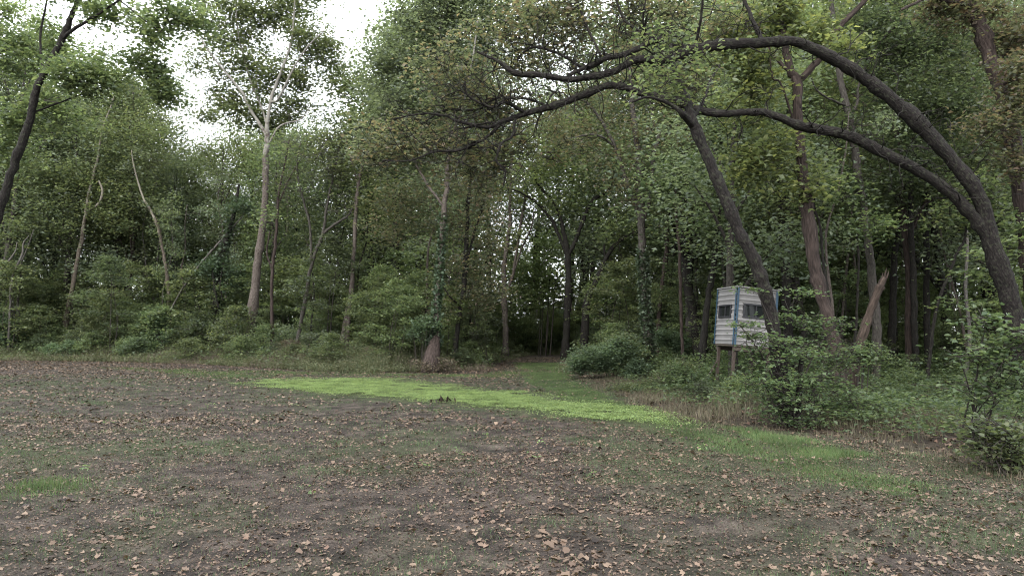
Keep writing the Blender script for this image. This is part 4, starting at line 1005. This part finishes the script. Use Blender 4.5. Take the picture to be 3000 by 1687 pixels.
shrub_at("broadleaf_shrub", "large-leaved low plant in the lower right corner of the verge", [(2900, 1250, 70, 30, 14), (2960, 1290, 70, 40, 18), (2870, 1310, 50, 30, 10), (2990, 1340, 50, 30, 12), (2930, 1350, 50, 20, 8)],
         8.5, 'leaf_shrub', rc=0.26, k=14, L=0.07, seed=10, base=(bx[0], bx[1]), flat=0.4, tilt=0.45, fine=True, nstem=7, aspect=0.85)
shrub_at("shrub", "grey-green leafy shrub right of the forked leaning trunk", [(925, 1000, 50, 25, 30), (960, 1030, 40, 20, 20)], 35.0, 'leaf_grey', rc=0.35, k=60, L=0.12, seed=11)
shrub_at("shrub", "grey-green leafy shrub at the foot of the thin brown trunk", [(820, 1000, 45, 25, 26), (850, 975, 35, 20, 16)], 37.5, 'leaf_grey', rc=0.35, k=60, L=0.12, seed=12)
shrub_at("shrub", "ivy-green bushy spray beside the cone-based sycamore's trunk", [(1250, 950, 40, 25, 20), (1225, 975, 30, 20, 12)], 30.0, 'leaf_blue', rc=0.3, k=50, L=0.11, seed=13)
shrub_at("sapling", "bright yellow-green young tree behind the path's left side", [(1560, 790, 80, 90, 40), (1620, 720, 60, 50, 20), (1540, 880, 70, 50, 20), (1600, 850, 60, 60, 20)], 47.0, 'leaf_bright', rc=0.7, k=60, L=0.19, seed=14, cat_="sapling")
shrub_at("sapling", "bright yellow-green young tree between the tallest sycamore and the leaning fork", [(850, 800, 70, 60, 26), (830, 870, 60, 40, 16), (960, 850, 60, 50, 18)], 43.0, 'leaf_bright', rc=0.65, k=60, L=0.17, seed=15, cat_="sapling")
bx = G(1437, 1075)
shrub_at("sapling", "thin bare-stemmed sapling leaning left at the path's left corner", [(1400, 960, 30, 25, 8), (1420, 930, 25, 20, 5)], 33.0, 'leaf_shrub', rc=0.3, k=25, L=0.1, seed=16, base=(bx[0], bx[1]), nstem=3, cat_="sapling")
for o in PS + PB + PK: drop(o)

# ------------------------------------------------------------------ hunting blind
def box_mesh(name, sx, sy, sz, mat, bev=0.004):
    import bmesh
    bm = bmesh.new(); bmesh.ops.create_cube(bm, size=1)
    for v in bm.verts: v.co.x *= sx; v.co.y *= sy; v.co.z *= sz
    if bev: bmesh.ops.bevel(bm, geom=list(bm.edges), offset=bev, segments=1, affect='EDGES')
    me = bpy.data.meshes.new(name); bm.to_mesh(me); bm.free(); me.materials.append(mat); return me
def box(name, c, s, mat, parent, rot=(0, 0, 0), bev=0.004):
    o = obj(name, box_mesh(name, *s, mat, bev), parent); o.location = c; o.rotation_euler = rot; return o

M['tin'] = plain_mat("painted_tin", (0.20, 0.193, 0.192), rough=0.5, spec=0.5, var=0.1, scale=3.0, streak=(1, 1, 0.35))
M['tin_shade'] = M['tin']
M['blue'] = plain_mat("blue_trim", (0.020, 0.050, 0.082), rough=0.45, var=0.2)
M['frame'] = plain_mat("window_frame", (0.02, 0.02, 0.024), rough=0.5)
M['post'] = plain_mat("weathered_post", (0.042, 0.031, 0.025), rough=0.9, var=0.35, scale=12, streak=(3, 3, 0.4), bump=0.4)
M['under'] = plain_mat("plywood", (0.05, 0.04, 0.032), rough=0.9, var=0.3)
M['scuff'] = plain_mat("scuff", (0.16, 0.15, 0.14), rough=0.8)
def glass_mat():
    m, nt = new_mat("window_glass"); L = nt.links
    pb = nd(nt, "ShaderNodeBsdfPrincipled"); pb.inputs["Base Color"].default_value = (0.012, 0.014, 0.014, 1); pb.inputs["Roughness"].default_value = 0.06
    pb.inputs["Specular IOR Level"].default_value = 0.18
    n = nd(nt, "ShaderNodeTexNoise"); n.inputs["Scale"].default_value = 2.5
    bp = nd(nt, "ShaderNodeBump"); bp.inputs["Strength"].default_value = 0.06; L.new(n.outputs[0], bp.inputs["Height"]); L.new(bp.outputs[0], pb.inputs["Normal"])
    out = nd(nt, "ShaderNodeOutputMaterial"); L.new(pb.outputs[0], out.inputs[0]); return m
M['glass'] = glass_mat()

def ribbed_wall(name, W, H, hole, parent, pitch=0.14):
    """corrugated sheet in the x-z plane facing -y, ribs running across, with a rectangular opening"""
    zs = []; ys = []
    z = 0.0
    while z < H - 1e-6:
        for dz, yy in ((0, 0), (pitch * 0.70, 0), (pitch * 0.79, -0.022), (pitch * 0.91, -0.022), (pitch * 0.999, 0)):
            if z + dz < H: zs.append(z + dz); ys.append(yy)
        z += pitch
    zs.append(H); ys.append(0)
    if hole:
        for hz in (hole[2], hole[3]):
            i = int(np.argmin(np.abs(np.array(zs) - hz))); zs[i] = hz
    xs = [0, W] if not hole else [0, hole[0], hole[1], W]
    V = [(x_, y_, z_) for z_, y_ in zip(zs, ys) for x_ in xs]; nx_ = len(xs)
    Q = []
    for j in range(len(zs) - 1):
        zc = (zs[j] + zs[j + 1]) / 2
        for i in range(nx_ - 1):
            if hole and i == 1 and hole[2] < zc < hole[3]: continue
            a = j * nx_ + i; Q.append((a, a + 1, a + 1 + nx_, a + nx_))
    me = mesh_np(name, np.array(V, float), np.array(Q), 4, M['tin'])
    return obj(name, me, parent)

BD = 20.0
S_ = 1.30; WW = 1.16; BH = 1.55
corner = P(2138, 1007, BD)                     # lower near corner of the cabin
gz = float(gh(corner[0], corner[1]))
blind = empty("hunting_blind", (corner[0], corner[1], gz))
tag(blind, "white corrugated metal hunting blind with blue corner trim, raised on wooden posts", "hunting blind")
hz = corner[2] - gz
view_az = math.atan2(corner[0], corner[1])
A = -view_az + math.radians(24)               # the wide wall turned a little away to the right
blind.rotation_euler = (0, math.radians(5.2), A)
# local frame: wide wall along +x facing -y, narrow wall along +y facing -x
HOLE_W = (0.21, 0.92, 0.77, 1.12); HOLE_N = (0.22, 1.00, 0.75, 1.08)
w1 = ribbed_wall("wall", WW, BH, HOLE_W, blind); w1.location = (0, 0, hz)
w2 = ribbed_wall("wall", S_, BH, HOLE_N, blind); w2.rotation_euler = (0, 0, -math.pi / 2); w2.location = (0, S_, hz)
w3 = ribbed_wall("wall", WW, BH, None, blind); w3.rotation_euler = (0, 0, math.pi); w3.location = (WW, S_, hz)
w4 = ribbed_wall("wall", S_, BH, None, blind); w4.rotation_euler = (0, 0, math.pi / 2); w4.location = (WW, 0, hz)
for cx_, cy_, sx_, sy_ in ((0, 0, -1, -1), (WW, 0, 1, -1), (0, S_, -1, 1), (WW, S_, 1, 1)):
    t = box("corner_trim", (cx_ - sx_ * 0.02, cy_ + sy_ * 0.028, hz + BH / 2), (0.055, 0.012, BH + 0.03), M['blue'], blind, bev=0.002)
    t2 = box("corner_trim", (cx_ + sx_ * 0.028, cy_ - sy_ * 0.02, hz + BH / 2), (0.012, 0.055, BH + 0.03), M['blue'], blind, bev=0.002)
def window(wall, hole):
    x0, x1, z0, z1 = hole
    w = empty("window", wall.location, wall.rotation_euler[2]); w.parent = blind
    cx_, cz_ = (x0 + x1) / 2, (z0 + z1) / 2
    t = 0.045
    for nm, c, s in (("frame", (cx_, -0.02, z1), (x1 - x0 + t, 0.05, t)), ("frame", (cx_, -0.02, z0), (x1 - x0 + t, 0.05, t)),
                     ("frame", (x0, -0.021, cz_), (t, 0.05, z1 - z0 - t)), ("frame", (x1, -0.021, cz_), (t, 0.05, z1 - z0 - t)),
                     ("mullion", (cx_, -0.012, cz_), (0.03, 0.03, z1 - z0 - t))):
        box(nm, c, s, M['frame'], w, bev=0.003)
    box("pane", ((x0 + cx_) / 2, 0.004, cz_), ((x1 - x0) / 2 - 0.01, 0.006, z1 - z0), M['glass'], w, bev=0)
    box("pane", ((x1 + cx_) / 2, 0.012, cz_), ((x1 - x0) / 2 - 0.01, 0.006, z1 - z0), M['glass'], w, bev=0)
window(w1, HOLE_W); window(w2, HOLE_N)
rf = box("roof", (WW / 2, S_ / 2, hz + BH + 0.03), (WW + 0.08, S_ + 0.08, 0.035), M['tin'], blind)
box("floor", (WW / 2, S_ / 2, hz - 0.035), (WW - 0.02, S_ - 0.02, 0.05), M['under'], blind)
for yy in (0.07, S_ - 0.07): box("floor_beam", (WW / 2, yy, hz - 0.12), (WW - 0.06, 0.05, 0.11), M['under'], blind)
for px_, py_ in ((0.08, 0.14), (WW - 0.08, 0.14), (0.08, S_ - 0.14), (WW - 0.08, S_ - 0.14)):
    box("post", (px_, py_, (hz - 0.18) / 2 - 0.15), (0.08, 0.08, hz - 0.18 + 0.5), M['post'], blind)
box("brace", (-0.15, S_ - 0.14, hz * 0.33), (0.035, 0.05, 0.9), M['post'], blind, rot=(0, math.radians(28), 0))
box("scuff_mark", (0.17, -0.003, 1.16 + hz), (0.05, 0.004, 0.02), M['scuff'], blind, rot=(0, 0.5, 0), bev=0)
box("scuff_mark", (0.24, -0.003, 1.07 + hz), (0.03, 0.004, 0.03), M['scuff'], blind, rot=(0, 0.2, 0), bev=0)

# ------------------------------------------------------------------ leaf litter
def litter_variant(seed, lobes=5):
    """a dry curled sycamore leaf: lobed outline, cupped"""
    rng = np.random.default_rng(seed)
    m = lobes * 2 + 1
    a = np.linspace(-2.6, 2.6, m)
    r = np.where(np.arange(m) % 2 == 0, 0.36, 0.52) * rng.uniform(0.8, 1.15, m)
    x_ = np.cos(a) * r; y_ = np.sin(a) * r * 0.95
    V = np.vstack([[[-0.12, 0, 0]], np.column_stack([x_, y_, np.zeros(m)]), [[-0.45, 0.0, 0]]])
    cu = rng.uniform(0.1, 1.2); cv = rng.uniform(-0.4, 0.7)
    V[:, 2] = cu * V[:, 1] ** 2 + cv * V[:, 0] ** 2 + rng.normal(0, 0.035, len(V))
    sq = 1 - 0.28 * min(1, cu); V[:, 1] *= sq
    V[:, 2] -= V[:, 2].min()
    T = [(0, i, i + 1) for i in range(1, m)] + [(0, m, m + 1), (0, m + 1, 1)]
    return V, np.array(T)
VAR = [litter_variant(900 + i) for i in range(14)]
SMALL = [litter_variant(950 + i, 2) for i in range(10)]

def litter_density(x, y):
    n = vnoise(x, y, 2.2, 11) * 0.5 + vnoise(x, y, 0.7, 12) * 0.5
    dn = np.clip((n - 0.25) * 2.0, 0.12, 1.0)
    far = np.clip((y - 16) / 10, 0, 1)
    dn = np.maximum(dn, far * (0.45 + 0.9 * n))
    ww = np.clip(1 - np.abs((x - 1.25) - 0.25 * (y - 5.0)) / 0.35, 0, 1) * (y < 7)       # a wheel rut full of leaves
    p = np.stack([x, y], 1)
    cl = inside(p, CLOVER)
    st = inside(p, STRIP1)
    rt = np.clip((x - 0.2 * y) / 3.0, 0, 1) * 0.35
    return np.clip(dn + rt, 0, 1) * np.where(cl, 0.06, 1.0) * np.where(st & (y > 9), 0.5, 1.0)

def sample_view(n, dmin, dmax, rng, margin=0.78, pw=1.0):
    """points over the ground in view, spread evenly per square metre (pw=1) or denser near (pw<1)"""
    y_ = (dmin ** (2 * pw) + rng.uniform(0, 1, n) * (dmax ** (2 * pw) - dmin ** (2 * pw))) ** (1 / (2 * pw))
    x_ = rng.uniform(-margin, margin, n) * y_
    return x_, y_

def place_variants(varr, x_, y_, sz, rng, lift=0.0, tiltmax=0.22):
    parts = []
    idx = rng.integers(0, len(varr), len(x_))
    for vi, (V, T) in enumerate(varr):
        s = np.where(idx == vi)[0]
        if not len(s): continue
        m = len(s)
        a = rng.uniform(0, 6.28, m); ca, sa = np.cos(a), np.sin(a)
        tx = rng.normal(0, tiltmax, m); ty = rng.normal(0, tiltmax, m)
        W = np.repeat(V[None], m, 0) * sz[s][:, None, None]
        flip = rng.uniform(size=m) < 0.35
        W[flip, :, 2] *= -1
        W[:, :, 2] += W[:, :, 0] * tx[:, None] + W[:, :, 1] * ty[:, None]
        X_ = W[:, :, 0] * ca[:, None] - W[:, :, 1] * sa[:, None] + x_[s][:, None]
        Y_ = W[:, :, 0] * sa[:, None] + W[:, :, 1] * ca[:, None] + y_[s][:, None]
        Z_ = W[:, :, 2] - W[:, :, 2].min(1)[:, None] + gh(x_[s], y_[s])[:, None] + 0.003 + lift
        Vv = np.stack([X_, Y_, Z_], 2).reshape(-1, 3)
        Tt = (T[None] + (np.arange(m) * len(V))[:, None, None]).reshape(-1, 3)
        parts.append((Vv, Tt))
    return cat(parts)

rng = np.random.default_rng(31)
# the nearest three hundred leaves, one by one
lm_me = [mesh_np("fallen_leaf", V, T, 3, M['litter']) for V, T in VAR]
cnt = 0; fl = []
while cnt < 300:
    x_, y_ = sample_view(1, 4.3, 8.0, rng)
    x0, y0 = float(x_[0]), float(y_[0])
    if rng.uniform() > litter_density(np.array([x0]), np.array([y0]))[0]: continue
    fl.append((x0, y0)); cnt += 1
for t in np.linspace(0, 1, 26):                      # leaves gathered in the rut
    c = (1 - t) * G(1700, 1690)[:2] + t * G(1580, 1560)[:2]
    fl.append((c[0] + rng.normal(0, 0.06), c[1] + rng.normal(0, 0.05)))
fl = fl[-300:]
for i, (x0, y0) in enumerate(fl):
    o = obj("fallen_leaf", lm_me[i % len(lm_me)], ground)
    s = rng.uniform(0.04, 0.085) if i < len(fl) - 26 else rng.uniform(0.06, 0.10)
    o.scale = (s, s, s * rng.uniform(0.7, 1.3)); o.location = (x0, y0, float(gh(x0, y0)) + 0.006 + (0.02 * rng.uniform() if i >= len(fl) - 26 else 0))
    o.rotation_euler = (rng.normal(0, 0.25), rng.normal(0, 0.25), rng.uniform(0, 6.28))
parts = []
x_, y_ = sample_view(74000, 3.9, 15, rng)
keep = (rng.uniform(size=len(x_)) < litter_density(x_, y_)) & inside(np.stack([x_, y_], 1), FIELD)
x_, y_ = x_[keep], y_[keep]
near = y_ < 9
big = rng.uniform(size=len(x_)) < 0.16
parts.append(place_variants(VAR, x_[big], y_[big], rng.uniform(0.035, 0.07, big.sum()), rng))
parts.append(place_variants(SMALL, x_[~big], y_[~big], rng.uniform(0.018, 0.05, (~big).sum()), rng))
x_, y_ = sample_view(70000, 13, 44, rng, 0.8, 0.85)
keep = (rng.uniform(size=len(x_)) < litter_density(x_, y_)) & (dist_poly(np.stack([x_, y_], 1), EDGE) < 200) & inside(np.stack([x_, y_], 1), FIELD)
parts.append(place_variants(SMALL, x_[keep], y_[keep], rng.uniform(0.06, 0.11, keep.sum()), rng))
# drifts where the wind has gathered them
for _ in range(46):
    cx0, cy0 = sample_view(1, 4.6, 17, rng); m = int(rng.integers(30, 110)); ln = rng.uniform(0.3, 1.2); an = rng.uniform(-0.5, 0.5)
    t = rng.normal(0, ln, m); w_ = rng.normal(0, 0.10 + 0.1 * ln, m)
    dx = cx0[0] + t * math.cos(an) - w_ * math.sin(an); dy = cy0[0] + t * math.sin(an) + w_ * math.cos(an)
    kk = inside(np.stack([dx, dy], 1), FIELD) & ~inside(np.stack([dx, dy], 1), CLOVER) & (dy > 4)
    if kk.sum() > 3:
        parts.append(place_variants(SMALL, dx[kk], dy[kk], rng.uniform(0.03, 0.075, kk.sum()), rng, lift=0.006))
# chips and crumbs of leaf close by
x_, y_ = sample_view(40000, 3.9, 10, rng)
V, T = leaf_arrays(np.column_stack([x_, y_, gh(x_, y_) + 0.008]), 0.022, rng, tilt=0.4, aspect=0.5)
parts.append((V, T))
V, T = cat(parts)
tag(obj("leaf_litter", mesh_np("leaf_litter", V, T, 3, M['litter'])), "dry brown fallen leaves strewn over the open field", "leaves", kind="stuff")
# wood floor litter just inside the edge on the right
x_, y_ = sample_view(26000, 8, 30, rng, 0.85)
p = np.stack([x_, y_], 1); keep = (~inside(p, FIELD)) & (x_ > 0)
V, T = place_variants(SMALL, x_[keep], y_[keep], rng.uniform(0.06, 0.12, keep.sum()), rng)
tag(obj("woodland_litter", mesh_np("woodland_litter", V, T, 3, M['litter'])), "dark fallen leaves under the trees at the right", "leaves", kind="stuff")

# dead clump on the clover
c0 = G(1300, 1182)
n = 24
V, T = place_variants(VAR, c0[0] + rng.normal(0, 0.12, n), c0[1] + rng.normal(0, 0.08, n), rng.uniform(0.05, 0.10, n), rng, tiltmax=1.2)
V[:, 2] += np.abs(rng.normal(0, 0.04, n))[np.minimum(np.arange(len(V)) // 12, n - 1)]
tag(obj("dead_weed_clump", mesh_np("dead_weed_clump", V - c0, T, 3, M['weed_dark'])), "small dark brown dead weed clump on the lime-green patch's front edge", "weed", kind="stuff").location = c0

# ------------------------------------------------------------------ grass, clover, weeds
def blades(x_, y_, h, w, rng, lean=0.35, z0=None, seg=2):
    if seg == 1:
        n = len(x_); a = rng.uniform(0, 6.28, n); la = rng.uniform(0, 6.28, n); ll = np.abs(rng.normal(0, lean, n)) * h
        B = np.column_stack([x_, y_, gh(x_, y_) - 0.005]); W = np.column_stack([np.cos(a), np.sin(a), np.zeros(n)]) * (w * 0.6)[:, None]
        tip = B + np.column_stack([np.cos(la) * ll, np.sin(la) * ll, h * np.clip(1 - 0.3 * ll / h, 0.3, 1)])
        return np.stack([B - W, B + W, tip], 1).reshape(-1, 3), np.arange(3 * n).reshape(-1, 3)
    n = len(x_)
    z = gh(x_, y_) if z0 is None else z0
    a = rng.uniform(0, 6.28, n); la = rng.uniform(0, 6.28, n); ll = np.abs(rng.normal(0, lean, n)) * h
    B = np.column_stack([x_, y_, z - 0.01]); W = np.column_stack([np.cos(a), np.sin(a), np.zeros(n)]) * (w * 0.5)[:, None]
    Dv = np.column_stack([np.cos(la) * ll, np.sin(la) * ll, np.zeros(n)])
    up = np.zeros((n, 3)); up[:, 2] = h
    mid = B + up * 0.55 + Dv * 0.3; tip = B + up * np.clip(1 - 0.3 * (ll / h), 0.3, 1)[:, None] + Dv
    V = np.stack([B - W, B + W, mid + W * 0.75, mid - W * 0.75, tip], 1).reshape(-1, 3)
    b = np.arange(n)[:, None] * 5
    T = np.concatenate([b + [0, 1, 2], b + [0, 2, 3], b + [3, 2, 4]], 1).reshape(-1, 3)
    return V, T

# sparse sprouts over the whole field, thicker where it is green
x_, y_ = sample_view(380000, 4.0, 26, rng, 0.78, 0.72)
g = greenness(x_, y_)
keep = (rng.uniform(size=len(x_)) < g * 1.7 + 0.28) & inside(np.stack([x_, y_], 1), FIELD) & ~inside(np.stack([x_, y_], 1), CLOVER)
x_, y_ = x_[keep], y_[keep]
tuft = vnoise(x_, y_, 0.35, 21)
h = rng.uniform(0.015, 0.05, len(x_)) * (0.4 + 1.2 * tuft); w = 0.0028 + 0.0004 * y_
nr_ = y_ < 7.5
V, T = cat([blades(x_[nr_], y_[nr_], h[nr_], w[nr_], rng, 0.6), blades(x_[~nr_], y_[~nr_], h[~nr_], w[~nr_], rng, 0.6, seg=1)])
tag(obj("sparse_grass", mesh_np("sparse_grass", V, T, 3, M['sprout'])), "thin short grass sprouting from the bare soil", "grass", kind="stuff")
# mown green strip along the right and path
parts = []
for pg, n, h0 in ((STRIP1, 80000, 0.045), (BLADES, 1500, 0.08), (BACKG, 14000, 0.06), (VERGE_G, 9000, 0.06)):
    lo, hi = pg.min(0), pg.max(0)
    q = rng.uniform(lo, hi, (n * 9, 2)); q[:, 0] += rng.normal(0, 0.15, len(q))
    q = q[inside(q, pg) & (rng.uniform(size=len(q)) < np.clip(vnoise(q[:, 0], q[:, 1], 0.9, 5) * 1.8 - 0.35, 0.04, 1) * np.clip(dist_poly(q, pg, True) / 0.7, 0.05, 1))][:n]
    h = h0 * rng.uniform(0.5, 1.4, len(q)); w = 0.003 + 0.0005 * q[:, 1]
    parts.append(blades(q[:, 0], q[:, 1], h, w, rng, 0.5, seg=1))
V, T = cat(parts)
tag(obj("green_grass", mesh_np("green_grass", V, T, 3, M['grass'])), "short green grass in a strip curving from the path along the right verge", "grass", kind="stuff")
# clover
lo, hi = CLOVER.min(0) - 0.5, CLOVER.max(0) + 0.5
q = rng.uniform(lo, hi, (900000, 2)); q = q[inside(q, CLOVER + (CLOVER - CLOVER.mean(0)) * 0.06)]
ins = inside(q, CLOVER); dd = dist_poly(q, CLOVER, True)
pr = np.where(ins, np.clip((dd + 0.9 * (vnoise(q[:, 0], q[:, 1], 0.8, 9) - 0.5)) / 1.3, 0.05, 1), np.clip(0.12 - dd / 9, 0, 1)) * np.clip(vnoise(q[:, 0], q[:, 1], 0.45, 6) * 2.4 - 0.2, 0.08, 1) * np.clip(vnoise(q[:, 0], q[:, 1], 2.0, 8) * 2.5, 0.45, 1)
q = q[rng.uniform(size=len(q)) < pr][:170000]
hh = (0.03 + 0.05 * vnoise(q[:, 0], q[:, 1], 0.4, 7)) * rng.uniform(0.5, 1.1, len(q))
V, T = leaf_arrays(np.column_stack([q, gh(q[:, 0], q[:, 1]) + hh]), 0.026, rng, tilt=0.55, aspect=0.8)
tag(obj("clover_patch", mesh_np("clover_patch", V, T, 3, M['clover'])), "bright lime-green low clover patch across the middle of the field", "clover", kind="stuff")
# scattered broad seedlings on the soil
parts = []
for u, v in [(1420, 1285), (1585, 1300), (880, 1270), (310, 1245), (1240, 1370), (1120, 1300), (1560, 1345), (1960, 1270), (860, 1190), (620, 1190), (1740, 1400), (900, 1450), (1340, 1330), (2050, 1320), (250, 1380)]:
    c = G(u, v); k = 6
    C = c + np.column_stack([rng.normal(0, 0.05, k), rng.normal(0, 0.05, k), rng.uniform(0.02, 0.09, k)])
    parts.append(leaf_arrays(C, 0.05, rng, tilt=0.6, aspect=0.5, fine=True))
V, T = cat(parts)
tag(obj("seedlings", mesh_np("seedlings", V, T, 3, M['leaf_bright'])), "scattered bright broad-leaved seedlings on the bare soil", "seedlings", kind="stuff")

# weedy fringe along the far edge and the path: stalks with small leaves
def fringe(pl, n, depth, hmin, hmax, rng, seed):
    seg = np.linalg.norm(np.diff(pl, axis=0), axis=1); cum = np.concatenate([[0], np.cumsum(seg)])
    t = rng.uniform(0, cum[-1], n)
    i = np.clip(np.searchsorted(cum, t) - 1, 0, len(seg) - 1); f = (t - cum[i]) / seg[i]
    b = pl[i] + (pl[i + 1] - pl[i]) * f[:, None]
    tv = (pl[i + 1] - pl[i]) / seg[i][:, None]; nv = np.column_stack([-tv[:, 1], tv[:, 0]])       # outward, away from the field
    off = rng.uniform(-0.15, 1, n) ** 1 * depth
    q = b + nv * off[:, None]
    env = np.clip(0.35 + off / depth * 1.1, 0.3, 1) * (0.45 + 0.9 * vnoise(q[:, 0], q[:, 1], 1.6, seed))
    return q, rng.uniform(hmin, hmax, n) * env

br = []; gr = []
for pl, n, dp, h0, h1, sd in ((BACK, 17000, 2.8, 0.4, 1.15, 41), (np.vstack([PATHL, PATHR]), 3500, 2.2, 0.4, 1.0, 43)):
    q, h = fringe(pl, n, dp, h0, h1, rng, sd)
    pn = vnoise(q[:, 0], q[:, 1], 2.4, 71) * 0.6 + vnoise(q[:, 0], q[:, 1], 0.8, 72) * 0.4 + rng.normal(0, 0.08, len(q))
    for sel, dest, kl in ((pn > 0.52, br, 1), (pn <= 0.52, gr, 4)):
        qs, hs_ = q[sel], h[sel]
        dest.append(blades(qs[:, 0], qs[:, 1], hs_, 0.008 + 0.0003 * qs[:, 1], rng, 0.45))
        r = np.repeat(np.arange(len(qs)), kl); zz = hs_[r] * rng.uniform(0.15, 1.0, len(r))
        C = np.column_stack([qs[r, 0] + rng.normal(0, 0.14, len(r)), qs[r, 1] + rng.normal(0, 0.14, len(r)), gh(qs[r, 0], qs[r, 1]) + zz])
        dest.append(leaf_arrays(C, 0.08, rng, tilt=0.7, aspect=0.5))
V, T = cat(br)
tag(obj("weed_fringe", mesh_np("weed_fringe", V, T, 3, M['weed'])), "brownish waist-high dry weeds along the far edge of the field", "weeds", kind="stuff")
V, T = cat(gr)
tag(obj("green_weeds", mesh_np("green_weeds", V, T, 3, M['weed_green'])), "olive-green waist-high weeds along the far edge of the field", "weeds", kind="stuff")
# dry grass on the right verge
parts = []
q, h = fringe(RIGHT, 30000, 3.0, 0.10, 0.48, rng, 44)
kp = rng.uniform(size=len(q)) < np.clip(vnoise(q[:, 0], q[:, 1], 0.8, 73) * 2 - 0.2, 0.1, 1); q, h = q[kp], h[kp]
V, T = blades(q[:, 0], q[:, 1], h, 0.004 + 0.0003 * q[:, 1], rng, 0.6); parts.append((V, T))
V, T = cat(parts)
tag(obj("dry_grass", mesh_np("dry_grass", V, T, 3, M['straw'])), "straw-coloured tangled dry grass on the right-hand verge", "grass", kind="stuff")
# low ground cover under the right-hand trees: flat leafy sprays on thin stalks
x_, y_ = sample_view(22000, 8.2, 30, rng, 0.85, 0.75)
p = np.stack([x_, y_], 1); de = dist_poly(p, EDGE)
keep = (~inside(p, FIELD)) & (x_ > 1.5) & (de > 0.5) & (rng.uniform(size=len(x_)) < np.clip(vnoise(x_, y_, 1.2, 51) * 1.7 - 0.1, 0.1, 1) * np.clip(de / 2.0, 0.15, 1))
x_, y_, de = x_[keep], y_[keep], de[keep]
hh = rng.uniform(0.05, 1.0, len(x_)) * (0.25 + 0.9 * vnoise(x_, y_, 1.5, 52)) * np.clip(0.25 + de / 3.0, 0.25, 1.15)
cl = np.column_stack([x_, y_, gh(x_, y_) + hh])
V, T = leaves_for(cl, 13, 0.24, 0.08, rng, 0.2, tilt=0.4, aspect=0.62)
V[:, 2] = np.maximum(V[:, 2], gh(V[:, 0], V[:, 1]) + 0.01)
sel = rng.uniform(size=len(cl)) < 0.5
V2, T2 = blades(cl[sel, 0], cl[sel, 1], hh[sel] + 0.02, np.full(sel.sum(), 0.008), rng, 0.15)
V, T = cat([(V, T), (V2, T2)])
tag(obj("ground_cover", mesh_np("ground_cover", V, T, 3, M['leaf_elm'])), "knee-high green ground cover under the right-hand trees", "undergrowth", kind="stuff")
# undergrowth on the wood floor behind the far edge
x_, y_ = sample_view(90000, 31, 62, rng, 0.8, 0.9)
p = np.stack([x_, y_], 1); keep = (~inside(p, FIELD)) & (x_ < 9)
x_, y_ = x_[keep], y_[keep]
hh = rng.uniform(0.02, 1, len(x_)) ** 1.4 * (0.2 + 1.3 * vnoise(x_, y_, 2.5, 53))
V, T = leaf_arrays(np.column_stack([x_, y_, gh(x_, y_) + hh]), 0.14, rng, tilt=0.6, aspect=0.6)
tag(obj("undergrowth", mesh_np("undergrowth", V, T, 3, M['leaf_shrub'])), "tangled green undergrowth on the floor of the wood behind", "undergrowth", kind="stuff")
# the far side of the wood, one mass closing the view between the trunks
a = rng.uniform(-0.82, 0.82, 74000); y_ = rng.uniform(62, 84, 74000); x_ = a * y_
top = 7 + 7 * vnoise(x_, x_ * 0, 9.0, 61) + 2 * vnoise(x_, y_ * 0, 3.0, 62)
hh = rng.uniform(0, 1, 74000) ** 0.9 * top
V, T = leaf_arrays(np.column_stack([x_, y_, gh(x_, y_) + hh]), 0.5, rng, tilt=0.8, aspect=0.6)
tag(obj("far_wood", mesh_np("far_wood", V, T, 3, M['leaf_mid'])), "far mass of trees glimpsed between the trunks", "wood", kind="stuff")
